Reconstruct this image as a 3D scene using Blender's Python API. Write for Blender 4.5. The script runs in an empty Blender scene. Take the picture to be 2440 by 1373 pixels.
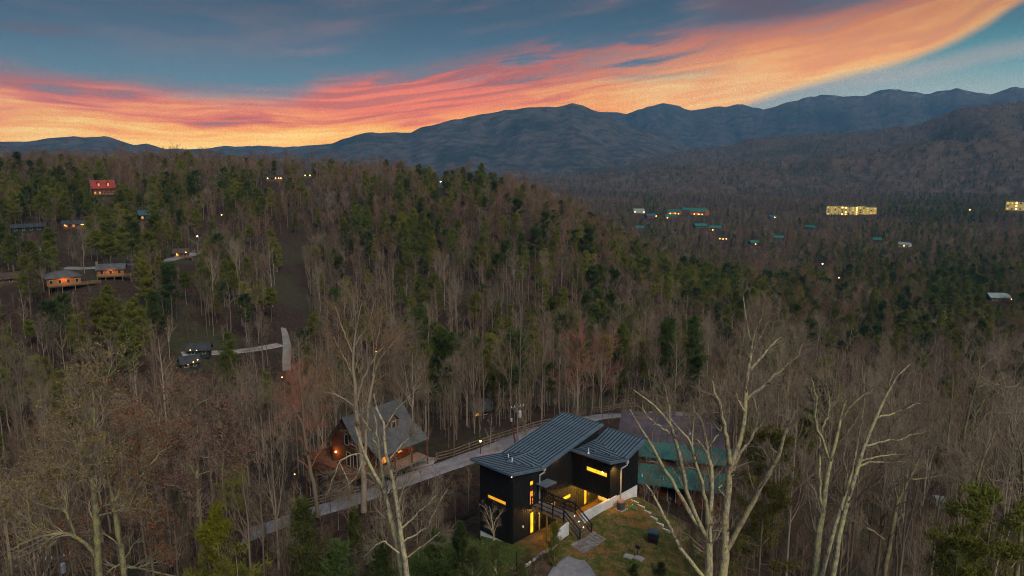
import bpy, math, random
import numpy as np
from math import radians, sin, cos, tan, atan, atan2, pi

# ------------------------------------------------------------------ camera
F, HY, CZ = 1800.0, 365.0, 37.0            # focal length and horizon row in photo pixels, camera height
PITCH = atan((686.5 - HY) / F)
scene = bpy.context.scene
COL = scene.collection
cam_d = bpy.data.cameras.new('camera')
cam_d.sensor_width = 36.0
cam_d.lens = 36.0 * F / 2440.0
cam_d.clip_start, cam_d.clip_end = 0.5, 80000.0
cam = bpy.data.objects.new('camera', cam_d)
cam.location = (0, 0, CZ)
cam.rotation_euler = (pi / 2 - PITCH, 0, 0)
COL.objects.link(cam)
scene.camera = cam

# ------------------------------------------------------------------ render, exposure
scene.render.engine = 'CYCLES'
scene.view_settings.view_transform = 'Standard'
scene.view_settings.look = 'None'
scene.view_settings.gamma = 1.0
scene.view_settings.use_curve_mapping = False
scene.view_settings.exposure = EXPOSURE = 0.75
cy = scene.cycles
cy.use_denoising = True
try:
    cy.denoiser = 'OPENIMAGEDENOISE'
    cy.denoising_input_passes = 'RGB_ALBEDO_NORMAL'
    cy.denoising_prefilter = 'FAST'
except Exception:
    pass
cy.max_bounces, cy.diffuse_bounces, cy.glossy_bounces = 3, 1, 1
cy.transmission_bounces, cy.transparent_max_bounces, cy.volume_bounces = 2, 4, 0
cy.sample_clamp_indirect = 3.0
cy.filter_width = 1.1
cy.use_adaptive_sampling = True
cy.adaptive_threshold = 0.016
cy.adaptive_min_samples = 24
cy.caustics_reflective = cy.caustics_refractive = False

# ------------------------------------------------------------------ sun and sky
SUN_EL, SUN_AZ = radians(42), radians(152)   # azimuth clockwise from +Y: behind the camera, to the right
sun_d = bpy.data.lights.new('sun', 'SUN')
sun_d.energy, sun_d.angle, sun_d.color = 1.5, radians(24), (1.0, 0.92, 0.80)
sun = bpy.data.objects.new('sun', sun_d)
sun.rotation_euler = (pi / 2 - SUN_EL, 0, pi - SUN_AZ)
sun.location = (60, -60, 150)
COL.objects.link(sun)

class NT:
    """tiny helper to write node maths as calls"""
    def __init__(s, tree): s.t = tree
    def node(s, kind, **kw):
        n = s.t.nodes.new(kind)
        for k, v in kw.items(): setattr(n, k, v)
        return n
    def put(s, sock, v):
        if isinstance(v, bpy.types.NodeSocket): s.t.links.new(v, sock)
        else: sock.default_value = v
    def m(s, op, a, b=None, c=None, clamp=False):
        n = s.node('ShaderNodeMath', operation=op, use_clamp=clamp)
        s.put(n.inputs[0], a)
        if b is not None: s.put(n.inputs[1], b)
        if c is not None: s.put(n.inputs[2], c)
        return n.outputs[0]
    def step(s, x, lo, hi):
        n = s.node('ShaderNodeMapRange', interpolation_type='SMOOTHSTEP')
        s.put(n.inputs[0], x); s.put(n.inputs[1], lo); s.put(n.inputs[2], hi)
        return n.outputs[0]
    def lin(s, x, lo, hi, a=0.0, b=1.0):
        n = s.node('ShaderNodeMapRange')
        s.put(n.inputs[0], x); s.put(n.inputs[1], lo); s.put(n.inputs[2], hi); s.put(n.inputs[3], a); s.put(n.inputs[4], b)
        return n.outputs[0]
    def mix(s, f, a, b, mode='MIX'):
        n = s.node('ShaderNodeMix', data_type='RGBA', blend_type=mode)
        s.put(n.inputs[0], f)
        s.put(n.inputs[6], (*a, 1) if isinstance(a, tuple) and len(a) == 3 else a)
        s.put(n.inputs[7], (*b, 1) if isinstance(b, tuple) and len(b) == 3 else b)
        return n.outputs[2]
    def xyz(s, x, y, z):
        n = s.node('ShaderNodeCombineXYZ')
        s.put(n.inputs[0], x); s.put(n.inputs[1], y); s.put(n.inputs[2], z)
        return n.outputs[0]
    def noise(s, vec, scale, detail=4.0, rough=0.55, dist=0.0, out=0):
        n = s.node('ShaderNodeTexNoise')
        if vec is not None: s.put(n.inputs['Vector'], vec)
        s.put(n.inputs['Scale'], scale); s.put(n.inputs['Detail'], detail)
        s.put(n.inputs['Roughness'], rough); s.put(n.inputs['Distortion'], dist)
        return n.outputs[out]
    def ramp(s, x, stops, interp='LINEAR'):
        n = s.node('ShaderNodeValToRGB')
        n.color_ramp.interpolation = interp
        e = n.color_ramp.elements
        while len(e) < len(stops): e.new(0.5)
        for el, (p, c) in zip(e, stops):
            el.position = p
            el.color = (*c, 1) if isinstance(c, tuple) else (c, c, c, 1)
        s.put(n.inputs[0], x)
        return n.outputs[0]
    def curve(s, x, pts, xr, yr):
        """float curve through pts given in x/y units"""
        n = s.node('ShaderNodeFloatCurve')
        cm = n.mapping.curves[0]
        q = [((a - xr[0]) / (xr[1] - xr[0]), (b - yr[0]) / (yr[1] - yr[0])) for a, b in pts]
        while len(cm.points) < len(q): cm.points.new(0.5, 0.5)
        for p, l in zip(cm.points, q): p.location = l; p.handle_type = 'AUTO_CLAMPED'
        n.mapping.update()
        s.put(n.inputs['Value'], s.lin(x, xr[0], xr[1]))
        return s.lin(n.outputs[0], 0.0, 1.0, yr[0], yr[1])

def pA(px): return math.degrees(atan((px - 1220) / 1828.0))
def pE(py): return math.degrees(atan((HY - py) / 1828.0))

world = bpy.data.worlds.new('World')
scene.world = world
world.use_nodes = True
wt = world.node_tree
wt.nodes.clear()
N = NT(wt)
tc = N.node('ShaderNodeTexCoord')
sep = N.node('ShaderNodeSeparateXYZ')
wt.links.new(tc.outputs['Generated'], sep.inputs[0])
dx, dy, dz = sep.outputs
A = N.m('MULTIPLY', N.m('ARCTAN2', dx, dy), 57.2958)                 # azimuth, degrees from +Y
E = N.m('MULTIPLY', N.m('ARCSINE', dz), 57.2958)                     # elevation, degrees
Ah = N.m('ABSOLUTE', A)
# stretched streak coordinates: across and along the cloud bands
XR, YR = (-60.0, 60.0), (-6.0, 16.0)
def cv(pts): return N.curve(A, [(pA(a), pE(b)) for a, b in pts], XR, YR)
def spot(px_, py_, rx, ry, f0=0.0):
    """soft elliptical patch of cloud round a direction"""
    a = N.m('DIVIDE', N.m('SUBTRACT', A, pA(px_)), rx / 31.9); b = N.m('DIVIDE', N.m('SUBTRACT', E, pE(py_)), ry / 31.9)
    return N.m('SUBTRACT', 1.0, N.step(N.m('ADD', N.m('SQRT', N.m('ADD', N.m('MULTIPLY', a, a), N.m('MULTIPLY', b, b))), N.m('MULTIPLY', N.m('SUBTRACT', n2, 0.5), 1.6)), 0.35, 1.15))
yel = cv([(-900, 325), (0, 300), (250, 312), (500, 322), (750, 322), (950, 302), (1100, 282), (1350, 240), (1600, 212), (1800, 184), (2000, 155), (2200, 118), (2440, 50), (3200, 60)])
cross = N.m('SUBTRACT', E, yel)
n1 = N.noise(N.xyz(N.m('MULTIPLY', A, 0.055), N.m('MULTIPLY', cross, 0.42), 0.3), 1.0, 3.0, 0.55, 0.0)
crw = N.m('ADD', cross, N.m('MULTIPLY', n1, 2.2))
n2 = N.noise(N.xyz(N.m('ADD', N.m('MULTIPLY', A, 0.13), n1), N.m('MULTIPLY', crw, 0.95), 4.3), 1.0, 4.0, 0.58, 0.0)
n3 = N.noise(N.xyz(N.m('MULTIPLY', A, 0.07), N.m('MULTIPLY', crw, 2.2), 9.1), 1.0, 2.0, 0.6, 0.0)
wob = N.m('ADD', N.m('MULTIPLY', N.m('SUBTRACT', n1, 0.5), 3.6), N.m('MULTIPLY', N.m('SUBTRACT', n2, 0.5), 2.4))
top = cv([(-900, 200), (-200, 192), (0, 196), (300, 208), (560, 226), (680, 226), (780, 196), (1000, 166), (1200, 112), (1400, 84), (1650, 84), (1850, 74), (2000, 45), (2200, 5), (2440, -25), (3200, 20)])
bot = cv([(-900, 470), (0, 470), (1200, 460), (1550, 400), (1700, 290), (1800, 256), (1900, 230), (2000, 208), (2100, 190), (2200, 164), (2300, 128), (2440, 68), (2700, 20), (3200, 120)])
warm = N.m('MULTIPLY',
           N.step(N.m('SUBTRACT', N.m('ADD', top, wob), E), -0.7, 1.5),
           N.step(N.m('SUBTRACT', N.m('ADD', E, N.m('MULTIPLY', wob, 0.16)), bot), -0.15, 0.70))
mid = N.m('MULTIPLY', N.m('MULTIPLY', N.step(A, -9.0, -2.0), N.m('SUBTRACT', 1.0, N.step(A, 9.0, 18.0))), N.step(N.m('SUBTRACT', E, N.m('MULTIPLY', A, 0.02)), 4.4, 6.0))
warm = N.m('MULTIPLY', warm, N.m('SUBTRACT', 1.0, N.m('MULTIPLY', mid, N.step(n2, 0.60, 0.40))))
hole = N.m('MULTIPLY', N.step(n2, 0.55, 0.70), N.m('MULTIPLY', N.step(cross, 1.2, 4.5), 0.75))
warm = N.m('MULTIPLY', warm, N.m('SUBTRACT', 1.0, hole))
# base sky: blue above, teal and pale towards the right-hand gap and the horizon
base = N.ramp(N.lin(E, -1.0, 60.0), [(0.0, (0.80, 0.60, 0.30)), (0.05, (0.34, 0.34, 0.28)), (0.085, (0.125, 0.215, 0.245)), (0.14, (0.066, 0.140, 0.200)),
                                      (0.20, (0.036, 0.096, 0.155)), (0.5, (0.070, 0.105, 0.150)), (1.0, (0.095, 0.125, 0.165))])
gapR = N.step(A, 8.0, 28.0)
baseR = N.ramp(N.lin(E, 2.0, 12.0), [(0.0, (0.78, 0.66, 0.46)), (0.18, (0.46, 0.52, 0.44)), (0.38, (0.14, 0.36, 0.36)), (0.72, (0.040, 0.20, 0.26)), (1.0, (0.05, 0.14, 0.20))])
base = N.mix(N.m('MULTIPLY', gapR, N.m('SUBTRACT', 1.0, N.step(E, 9.0, 16.0))), base, baseR)
pb = cv([(-900, 420), (1500, 270), (1800, 240), (1950, 218), (2150, 196), (2440, 160), (3200, 150)])
pale = N.m('MULTIPLY', gapR, N.m('SUBTRACT', 1.0, N.step(N.m('ABSOLUTE', N.m('SUBTRACT', N.m('ADD', E, N.m('MULTIPLY', wob, 0.10)), pb)), 0.05, 0.95)))
base = N.mix(N.m('MULTIPLY', pale, 0.42), base, (0.74, 0.50, 0.40))
# thin mauve and pink veil drifting over the blue
veil = N.m('MULTIPLY', N.step(n1, 0.42, 0.64), N.lin(E, 5.0, 8.0, 0.35, 1.0))
veilR = N.m('MULTIPLY', N.lin(A, -26.0, 6.0, 0.22, 0.95), N.m('SUBTRACT', 1.0, N.m('MULTIPLY', gapR, N.m('SUBTRACT', 1.0, N.step(E, 7.5, 10.0)))))
veilc = N.mix(N.step(n2, 0.42, 0.66), (0.150, 0.145, 0.190), (0.44, 0.21, 0.19))
base = N.mix(N.m('MULTIPLY', veil, veilR), base, veilc)
base = N.mix(N.m('MULTIPLY', spot(1800, 20, 190, 75), 0.85), base, (0.22, 0.085, 0.085))
base = N.mix(N.m('MULTIPLY', spot(130, 122, 130, 14), 0.8), base, (0.145, 0.105, 0.125))
# warm cloud colour: yellow low down, orange, salmon, red and mauve at the upper edge
tt = N.m('ADD', N.m('MULTIPLY', cross, 0.150), N.m('ADD', N.m('MULTIPLY', N.m('SUBTRACT', n2, 0.5), 2.3), N.m('ADD', N.m('MULTIPLY', N.m('SUBTRACT', n1, 0.5), 1.0), N.m('MULTIPLY', N.m('SUBTRACT', n3, 0.5), 1.3))))
wc = N.ramp(N.lin(tt, -0.50, 1.05), [(0.0, (1.22, 0.76, 0.30)), (0.20, (1.15, 0.56, 0.21)), (0.36, (1.12, 0.38, 0.13)), (0.52, (0.92, 0.22, 0.10)), (0.68, (0.68, 0.165, 0.10)), (0.82, (0.36, 0.15, 0.125)), (1.0, (0.17, 0.125, 0.135))])
wc = N.mix(N.m('MULTIPLY', spot(960, 232, 340, 66), 0.9), wc, N.mix(N.step(n3, .42, .6), (1.12, 0.19, 0.055), (0.68, 0.13, 0.06)))
wc = N.mix(N.m('MULTIPLY', spot(90, 205, 260, 34), 0.6), wc, (0.30, 0.135, 0.115))
# the right-hand sweep is paler and peachier than the left
wc = N.mix(N.m('MULTIPLY', N.step(A, -2.0, 14.0), 0.50), wc, N.mix(N.step(cross, 0.2, 4.2), (1.20, 0.72, 0.36), (1.08, 0.38, 0.24)))
glow = N.m('MULTIPLY', N.m('SUBTRACT', 1.0, N.step(N.m('ADD', E, N.m('MULTIPLY', wob, 0.3)), 0.5, 2.3)), N.m('SUBTRACT', 1.0, N.step(A, 14.0, 24.0)))
wc = N.mix(N.m('MULTIPLY', glow, 0.6), wc, (1.30, 0.84, 0.34))
front = N.m('SUBTRACT', 1.0, N.step(Ah, 55.0, 120.0))                 # the afterglow fades round towards the east
dark = N.mix(N.step(n3, 0.4, 0.65), (0.20, 0.17, 0.20), (0.34, 0.20, 0.19))
wc = N.mix(front, dark, wc)
hsn = N.node('ShaderNodeHueSaturation')
wt.links.new(wc, hsn.inputs['Color']); hsn.inputs['Saturation'].default_value = 1.22; hsn.inputs['Value'].default_value = 1.12
sky = N.mix(warm, base, hsn.outputs[0])
# the air in front dims what lies behind it, so the clear sky beyond is that much brighter low down
gain = N.curve(E, [(-10, 0.88), (0, 0.88), (3, 0.82), (6, 0.62), (8.5, 0.42), (11, 0.32), (25, 0.75), (60, 1.0)], (-10.0, 60.0), (0.0, 3.0))
gn = N.node('ShaderNodeVectorMath', operation='SCALE')
wt.links.new(sky, gn.inputs[0]); wt.links.new(gain, gn.inputs[3])
sky = gn.outputs[0]
nish = N.node('ShaderNodeTexSky', sky_type='NISHITA')
nish.sun_disc = False
nish.sun_elevation, nish.sun_rotation = SUN_EL, SUN_AZ
nish.altitude = 500
nb = N.node('ShaderNodeVectorMath', operation='SCALE')
wt.links.new(nish.outputs[0], nb.inputs[0]); nb.inputs[3].default_value = 0.006
sky = N.mix(1.0, sky, nb.outputs[0], 'ADD')
bg = N.node('ShaderNodeBackground')
wt.links.new(sky, bg.inputs[0])
bg.inputs[1].default_value = 1.0
world.cycles.sampling_method = 'MANUAL'
world.cycles.sample_map_resolution = 512
wo = N.node('ShaderNodeOutputWorld')
wt.links.new(bg.outputs[0], wo.inputs[0])

# ------------------------------------------------------------------ photo pixels to directions
CAM = np.array([0, 0, CZ])
def ray(px, py):
    yd = -(py - 686.5) / F
    return np.array([(px - 1220) / F, cos(PITCH) + yd * sin(PITCH), -sin(PITCH) + yd * cos(PITCH)])
def at_z(px, py, z): d = ray(px, py); return CAM + d * ((z - CZ) / d[2])
def at_y(px, py, Y): d = ray(px, py); return CAM + d * (Y / d[1])
def project(P):
    d = np.asarray(P, float) - CAM
    zc = d[..., 1] * cos(PITCH) - d[..., 2] * sin(PITCH)
    up = d[..., 1] * sin(PITCH) + d[..., 2] * cos(PITCH)
    zc = np.maximum(zc, 0.1)
    return 1220 + F * d[..., 0] / zc, 686.5 - F * up / zc, zc

# ------------------------------------------------------------------ materials
MAT = {}
def mat(name, col, rough=0.85, var=0.25, scale=2.0, col2=None, bump=0.0, bscale=None, metal=0.0, rnd=0.0, detail=5.0, spec=0.25, coords='Object', emit=None, estr=0.0, mix_lo=0.4, mix_hi=0.62, stretch=None):
    if name in MAT: return MAT[name]
    m = bpy.data.materials.new(name)
    m.use_nodes = True
    t = m.node_tree
    t.nodes.clear()
    n = NT(t)
    tcn = n.node('ShaderNodeTexCoord')
    vec = tcn.outputs[coords]
    if stretch:
        mp = n.node('ShaderNodeMapping')
        t.links.new(vec, mp.inputs[0]); mp.inputs['Scale'].default_value = stretch
        vec = mp.outputs[0]
    f = n.noise(vec, scale, detail, 0.6)
    c2 = col2 if col2 else tuple(max(0.0, c * (1 - var)) for c in col)
    c = n.mix(n.step(f, mix_lo, mix_hi), col, c2)
    f2 = n.noise(vec, scale * 7.3, 3.0, 0.6)
    c = n.mix(0.5, c, n.mix(1.0, c, n.ramp(f2, [(0.3, 0.62), (0.7, 1.4)]), 'MULTIPLY'))
    if rnd > 0:
        oi = n.node('ShaderNodeObjectInfo')
        r1 = oi.outputs['Random']
        br = n.lin(r1, 0.0, 1.0, 1 - rnd, 1 + rnd)
        r2 = n.m('FRACT', n.m('MULTIPLY', r1, 17.31))
        hs = n.node('ShaderNodeHueSaturation')
        n.put(hs.inputs['Hue'], n.lin(r2, 0, 1, 0.485, 0.515))
        n.put(hs.inputs['Saturation'], n.lin(n.m('FRACT', n.m('MULTIPLY', r1, 7.7)), 0, 1, 1 - rnd * 0.7, 1 + rnd * 0.7))
        n.put(hs.inputs['Value'], br)
        t.links.new(c, hs.inputs['Color'])
        c = hs.outputs[0]
    p = n.node('ShaderNodeBsdfPrincipled')
    t.links.new(c, p.inputs['Base Color'])
    p.inputs['Roughness'].default_value = rough
    p.inputs['Metallic'].default_value = metal
    p.inputs['Specular IOR Level'].default_value = spec
    if emit:
        t.links.new(n.mix(n.step(f, 0.35, 0.7), emit, tuple(e * 0.72 for e in emit)), p.inputs['Emission Color'])
        p.inputs['Emission Strength'].default_value = estr
    if bump > 0:
        b = n.node('ShaderNodeBump')
        b.inputs['Strength'].default_value = bump
        b.inputs['Distance'].default_value = 0.1
        t.links.new(n.noise(vec, bscale or scale * 6, 4.0, 0.6), b.inputs['Height'])
        t.links.new(b.outputs[0], p.inputs['Normal'])
    o = n.node('ShaderNodeOutputMaterial')
    t.links.new(p.outputs[0], o.inputs[0])
    MAT[name] = m
    return m

# ------------------------------------------------------------------ mesh helpers
def mesh_arrays(name, V, Q=None, T=None, smooth=True):
    me = bpy.data.meshes.new(name)
    V = np.asarray(V, np.float32)
    Q = np.zeros((0, 4), np.int32) if Q is None or len(Q) == 0 else np.asarray(Q, np.int32)
    T = np.zeros((0, 3), np.int32) if T is None or len(T) == 0 else np.asarray(T, np.int32)
    me.vertices.add(len(V)); me.vertices.foreach_set('co', V.ravel())
    me.loops.add(Q.size + T.size)
    me.loops.foreach_set('vertex_index', np.concatenate([Q.ravel(), T.ravel()]).astype(np.int32))
    me.polygons.add(len(Q) + len(T))
    st = np.concatenate([np.arange(len(Q)) * 4, Q.size + np.arange(len(T)) * 3]).astype(np.int32)
    me.polygons.foreach_set('loop_start', st)
    if smooth: me.polygons.foreach_set('use_smooth', np.ones(len(st), bool))
    me.update(calc_edges=True)
    return me

def put(name, me, material=None, parent=None, loc=(0, 0, 0), rotz=0.0):
    o = bpy.data.objects.new(name, me)
    if material is not None and me is not None and not me.materials:
        for m in (material if isinstance(material, (list, tuple)) else [material]): me.materials.append(m)
    o.location = loc
    o.rotation_euler = (0, 0, rotz)
    COL.objects.link(o)
    if parent is not None: o.parent = parent
    return o

def tag(o, label=None, cat=None, group=None, kind=None):
    if label: o['label'] = label
    if cat: o['category'] = cat
    if group: o['group'] = group
    if kind: o['kind'] = kind
    return o

def empty(name, loc, rotz=0.0, label=None, cat=None, group=None):
    o = bpy.data.objects.new(name, None)
    o.empty_display_size = 0.3
    o.location = loc; o.rotation_euler = (0, 0, rotz)
    COL.objects.link(o)
    return tag(o, label, cat, group)

class MB:
    """collects boxes, prisms and tubes into one mesh"""
    def __init__(s): s.V, s.F = [], []
    def raw(s, vs, fs):
        b = len(s.V); s.V += [tuple(map(float, v)) for v in vs]; s.F += [tuple(i + b for i in f) for f in fs]; return s
    def box(s, x0, x1, y0, y1, z0, z1):
        return s.raw([(x, y, z) for z in (z0, z1) for y in (y0, y1) for x in (x0, x1)],
                     [(0, 2, 3, 1), (4, 5, 7, 6), (0, 1, 5, 4), (2, 6, 7, 3), (0, 4, 6, 2), (1, 3, 7, 5)])
    def hexa(s, p):      # 8 points: bottom quad then top quad, same winding
        return s.raw(p, [(3, 2, 1, 0), (4, 5, 6, 7), (0, 1, 5, 4), (1, 2, 6, 5), (2, 3, 7, 6), (3, 0, 4, 7)])
    def prism(s, poly, axis, a0, a1):   # polygon extruded along an axis ('x','y','z')
        k = len(poly)
        def mk(p, a): return {'x': (a, p[0], p[1]), 'y': (p[0], a, p[1]), 'z': (p[0], p[1], a)}[axis]
        vs = [mk(p, a0) for p in poly] + [mk(p, a1) for p in poly]
        fs = [tuple(range(k))[::-1], tuple(range(k, 2 * k))] + [(i, (i + 1) % k, k + (i + 1) % k, k + i) for i in range(k)]
        return s.raw(vs, fs)
    def slab(s, pts, th):               # planar polygon with thickness th downwards
        k = len(pts)
        vs = [tuple(p) for p in pts] + [(p[0], p[1], p[2] - th) for p in pts]
        fs = [tuple(range(k)), tuple(range(k, 2 * k))[::-1]] + [(i, k + i, k + (i + 1) % k, (i + 1) % k) for i in range(k)]
        return s.raw(vs, fs)
    def bar(s, a, b, w, h=None):        # square bar between two points
        a, b = np.array(a, float), np.array(b, float)
        h = h or w
        t = b - a; t /= np.linalg.norm(t)
        r = np.array([0, 0, 1.0]) if abs(t[2]) < 0.95 else np.array([1.0, 0, 0])
        x = np.cross(t, r); x /= np.linalg.norm(x); y = np.cross(x, t)
        c = [(-w / 2, -h / 2), (w / 2, -h / 2), (w / 2, h / 2), (-w / 2, h / 2)]
        return s.hexa([a + x * i + y * j for i, j in c] + [b + x * i + y * j for i, j in c])
    def tube(s, pts, rad, n=8, caps=True):
        pts = [np.array(p, float) for p in pts]
        rad = [rad] * len(pts) if np.isscalar(rad) else rad
        vs = []
        for i, p in enumerate(pts):
            t = pts[min(i + 1, len(pts) - 1)] - pts[max(i - 1, 0)]; t = t / np.linalg.norm(t)
            r = np.array([0, 0, 1.0]) if abs(t[2]) < 0.9 else np.array([1.0, 0, 0])
            x = np.cross(t, r); x /= np.linalg.norm(x); y = np.cross(t, x)
            vs += [p + rad[i] * (cos(2 * pi * k / n) * x + sin(2 * pi * k / n) * y) for k in range(n)]
        fs = [(i * n + k, i * n + (k + 1) % n, (i + 1) * n + (k + 1) % n, (i + 1) * n + k) for i in range(len(pts) - 1) for k in range(n)]
        if caps: fs += [tuple(range(n))[::-1], tuple(range((len(pts) - 1) * n, len(pts) * n))]
        return s.raw(vs, fs)
    def ball(s, c, r, n=8, m=5, sz=1.0):
        vs = [(c[0] + r * sin(pi * j / m) * cos(2 * pi * i / n), c[1] + r * sin(pi * j / m) * sin(2 * pi * i / n), c[2] + sz * r * cos(pi * j / m)) for j in range(m + 1) for i in range(n)]
        fs = [(j * n + i, (j + 1) * n + i, (j + 1) * n + (i + 1) % n, j * n + (i + 1) % n) for j in range(m) for i in range(n)]
        return s.raw(vs, fs)
    def build(s, name, material, parent=None, loc=(0, 0, 0), rotz=0.0, kind=None, smooth=False):
        me = bpy.data.meshes.new(name)
        me.from_pydata(s.V, [], s.F)
        if smooth: me.polygons.foreach_set('use_smooth', np.ones(len(me.polygons), bool))
        me.update()
        o = put(name, me, material, parent, loc, rotz)
        if kind: o['kind'] = kind
        return o

# ------------------------------------------------------------------ the lie of the land
def tps(P, Z, smooth=1e-6):
    P = np.asarray(P, float); Z = np.asarray(Z, float); n = len(P)
    def phi(a, b):
        d2 = ((a[:, None, :] - b[None, :, :]) ** 2).sum(-1)
        return 0.5 * d2 * np.log(np.maximum(d2, 1e-18))
    Kk = np.zeros((n + 3, n + 3))
    Kk[:n, :n] = phi(P, P) + smooth * np.eye(n)
    Kk[:n, n] = Kk[n, :n] = 1
    Kk[:n, n + 1:] = P; Kk[n + 1:, :n] = P.T
    w = np.linalg.solve(Kk, np.concatenate([Z, [0, 0, 0]]))
    def f(q):
        out = np.empty(len(q))
        for i in range(0, len(q), 20000):
            b = q[i:i + 20000]
            out[i:i + 20000] = phi(b, P) @ w[:n] + w[n] + b @ w[n + 1:]
        return out
    return f

_cols = [-700, 0, 300, 680, 1000, 1300, 1600, 2000, 2440, 3140]
_tab = {
    12:   [-9, -7, -5, -3, -1, 0, 0, -2, -5, -9],
    40:   [-14, -12, -9, -5, -2, 0.6, 0.8, -3, -8, -14],
    67:   [-16, -13, -10.5, -6.5, -3, 0.2, 0.5, -4.5, -10, -16],
    90:   [-20, -17, -14, -8, -5, -3, -6.5, -10, -14, -20],
    105:  [-23, -20, -17, -11, -6.5, -3.5, -6.0, -13, -18, -25],
    150: [-30, -27, -26, -24, -20, -16.5, -19, -27, -31, -36],
    200: [-30, -26, -28, -32, -29, -27, -30, -37, -41, -45],
    250: [-16, -10, -11, -30, -31, -30, -34, -45, -48, -52],
    320: [-4, -1, -3, -21, -22, -24, -37, -51, -54, -58],
    420: [8, 9, 8, -4, -4, -9, -41, -57, -60, -64],
    600: [20, 20, 20, 19, 11, -3, -58, -65, -68, -70],
    750: [15, 17, 17, 8, -6, -34, -66, -69, -71, -73],
    1000: [0, 0, 0, -18, -44, -62, -70, -73, -74, -75],
    1800: [-45, -45, -45, -55, -68, -72, -75, -76, -76, -76],
    3500: [-78] * 10, 9000: [-82] * 10, 16000: [-82] * 10}
_P, _Z = [], []
for _Y, row in _tab.items():
    for _c, _z in zip(_cols, row):
        _P.append(((_c - 1220) / 1828.0, math.log(_Y) * 0.9)); _Z.append(_z)
_gt = tps(_P, _Z, 1e-3)

# the house stands on its own axes: U along the front, V towards the back
HO = np.array([0.070, 67.160, 0.0])
HR = -radians(43.6)
HU, HV = np.array([cos(HR), sin(HR), 0]), np.array([-sin(HR), cos(HR), 0])
def hw(u, v, z=0.0): return HO + HU * u + HV * v + np.array([0, 0, z])
_loc = [(-8, -6, -2.8), (-4.5, 0, -1.35), (-4.6, 3, -1.6), (-2.2, -.5, -.75), (0, -.3, -.12), (2.3, -.5, -.05), (4.3, -.5, .25), (4.2, -4, .3), (2, -4, -.3), (0, -4, -.9), (-4, -4, -2), (-8, 0, -2.6), (-8, 5, -3),
        (-8, 12, -4), (-5, 8, -2.2), (-5, 14, -2.8), (5.2, -4, 1.05), (5.2, -1, 1.55), (5.2, 1.5, 1.75), (6.5, 3, 1.58), (5, 6, 2.15), (5, 9, 2.15), (5, 11, 2.0), (5, 13.8, 1.6), (7, 15, .6), (5, 17, -.8),
        (0, 17, -2.2), (8, 9, 1.75), (8, 5, 1.5), (8, 0, 1.35), (8, -5, 1.0), (11, 7.3, 1.4), (11, 3.5, 1.3), (11, -2, 1.0), (14, 8, .9), (14, 3, .9), (14, -4, .5), (12, 12, .3), (18, 8, -.6), (18, 2, -.3),
        (18, -6, -.8), (0, -9, -1.2), (6, -9, .6), (12, -9, .3), (-6, -9, -3)]
_lt = tps([(a, b) for a, b, _ in _loc], [c for *_, c in _loc], 1e-3)

def H(X, Y, patio=True):
    X = np.atleast_1d(np.asarray(X, float)); Y = np.atleast_1d(np.asarray(Y, float))
    r = np.maximum(np.hypot(X, Y), 4.0)
    # behind the camera the slope simply continues
    fy = np.where(Y > 0.35 * r, Y, 0.35 * r)
    q = np.stack([np.clip(X / fy, -1.6, 1.6), np.log(np.maximum(r * np.clip(fy / np.hypot(X, fy), 0.3, 1), 8.0)) * 0.9], -1)
    z = _gt(q)
    k = np.clip((r - 110) / 150, 0, 1)
    z = z + k * (1.1 * np.sin(X * 0.051 + 1.3) * np.cos(Y * 0.043) + 0.8 * np.sin(X * 0.021 - Y * 0.033) + 0.5 * np.sin(X * 0.11 + Y * 0.09))
    k2 = np.clip((r - 500) / 600, 0, 1)
    z = z + k2 * (4 * np.sin(X * 0.009 + 0.6) * np.sin(Y * 0.0062) + 3 * np.sin(X * 0.017 + Y * 0.011))
    dx_, dy_ = X - HO[0], Y - HO[1]
    u = dx_ * HU[0] + dy_ * HU[1]; v = dx_ * HV[0] + dy_ * HV[1]
    d = np.hypot((u - 4) / 1.0, (v - 2.5) / 1.0)
    w = np.clip((23 - d) / 9.5, 0, 1); w = w * w * (3 - 2 * w)
    near = w > 0
    if near.any():
        zl = _lt(np.stack([u[near], v[near]], -1))
        if patio:
            inn = (u[near] > -4.35) & (u[near] < 4.66) & (v[near] > 0.12) & (v[near] < 13.6)
            zl = np.where(inn, -0.05, zl)
        z[near] = z[near] * (1 - w[near]) + zl * w[near]
    return z
def Hs(x, y): return float(H([x], [y])[0])

def hit(px, py, t0=35.0, t1=4000.0):
    """where the ray through a photo pixel meets the ground"""
    d = ray(px, py)
    t = np.geomspace(t0, t1, 1500)
    P = CAM + t[:, None] * d
    below = P[:, 2] - H(P[:, 0], P[:, 1], patio=False) < 0
    i = int(np.argmax(below)) if below.any() else len(t) - 1
    return P[i]

def grid_sheet(name, GX, GY, GZ, material):
    n, m = GX.shape
    V = np.stack([GX, GY, GZ], -1).reshape(-1, 3)
    i = np.arange((n - 1) * (m - 1)); a = (i // (m - 1)) * m + i % (m - 1)
    return put(name, mesh_arrays(name, V, np.stack([a, a + 1, a + m + 1, a + m], -1)), material)

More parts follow.
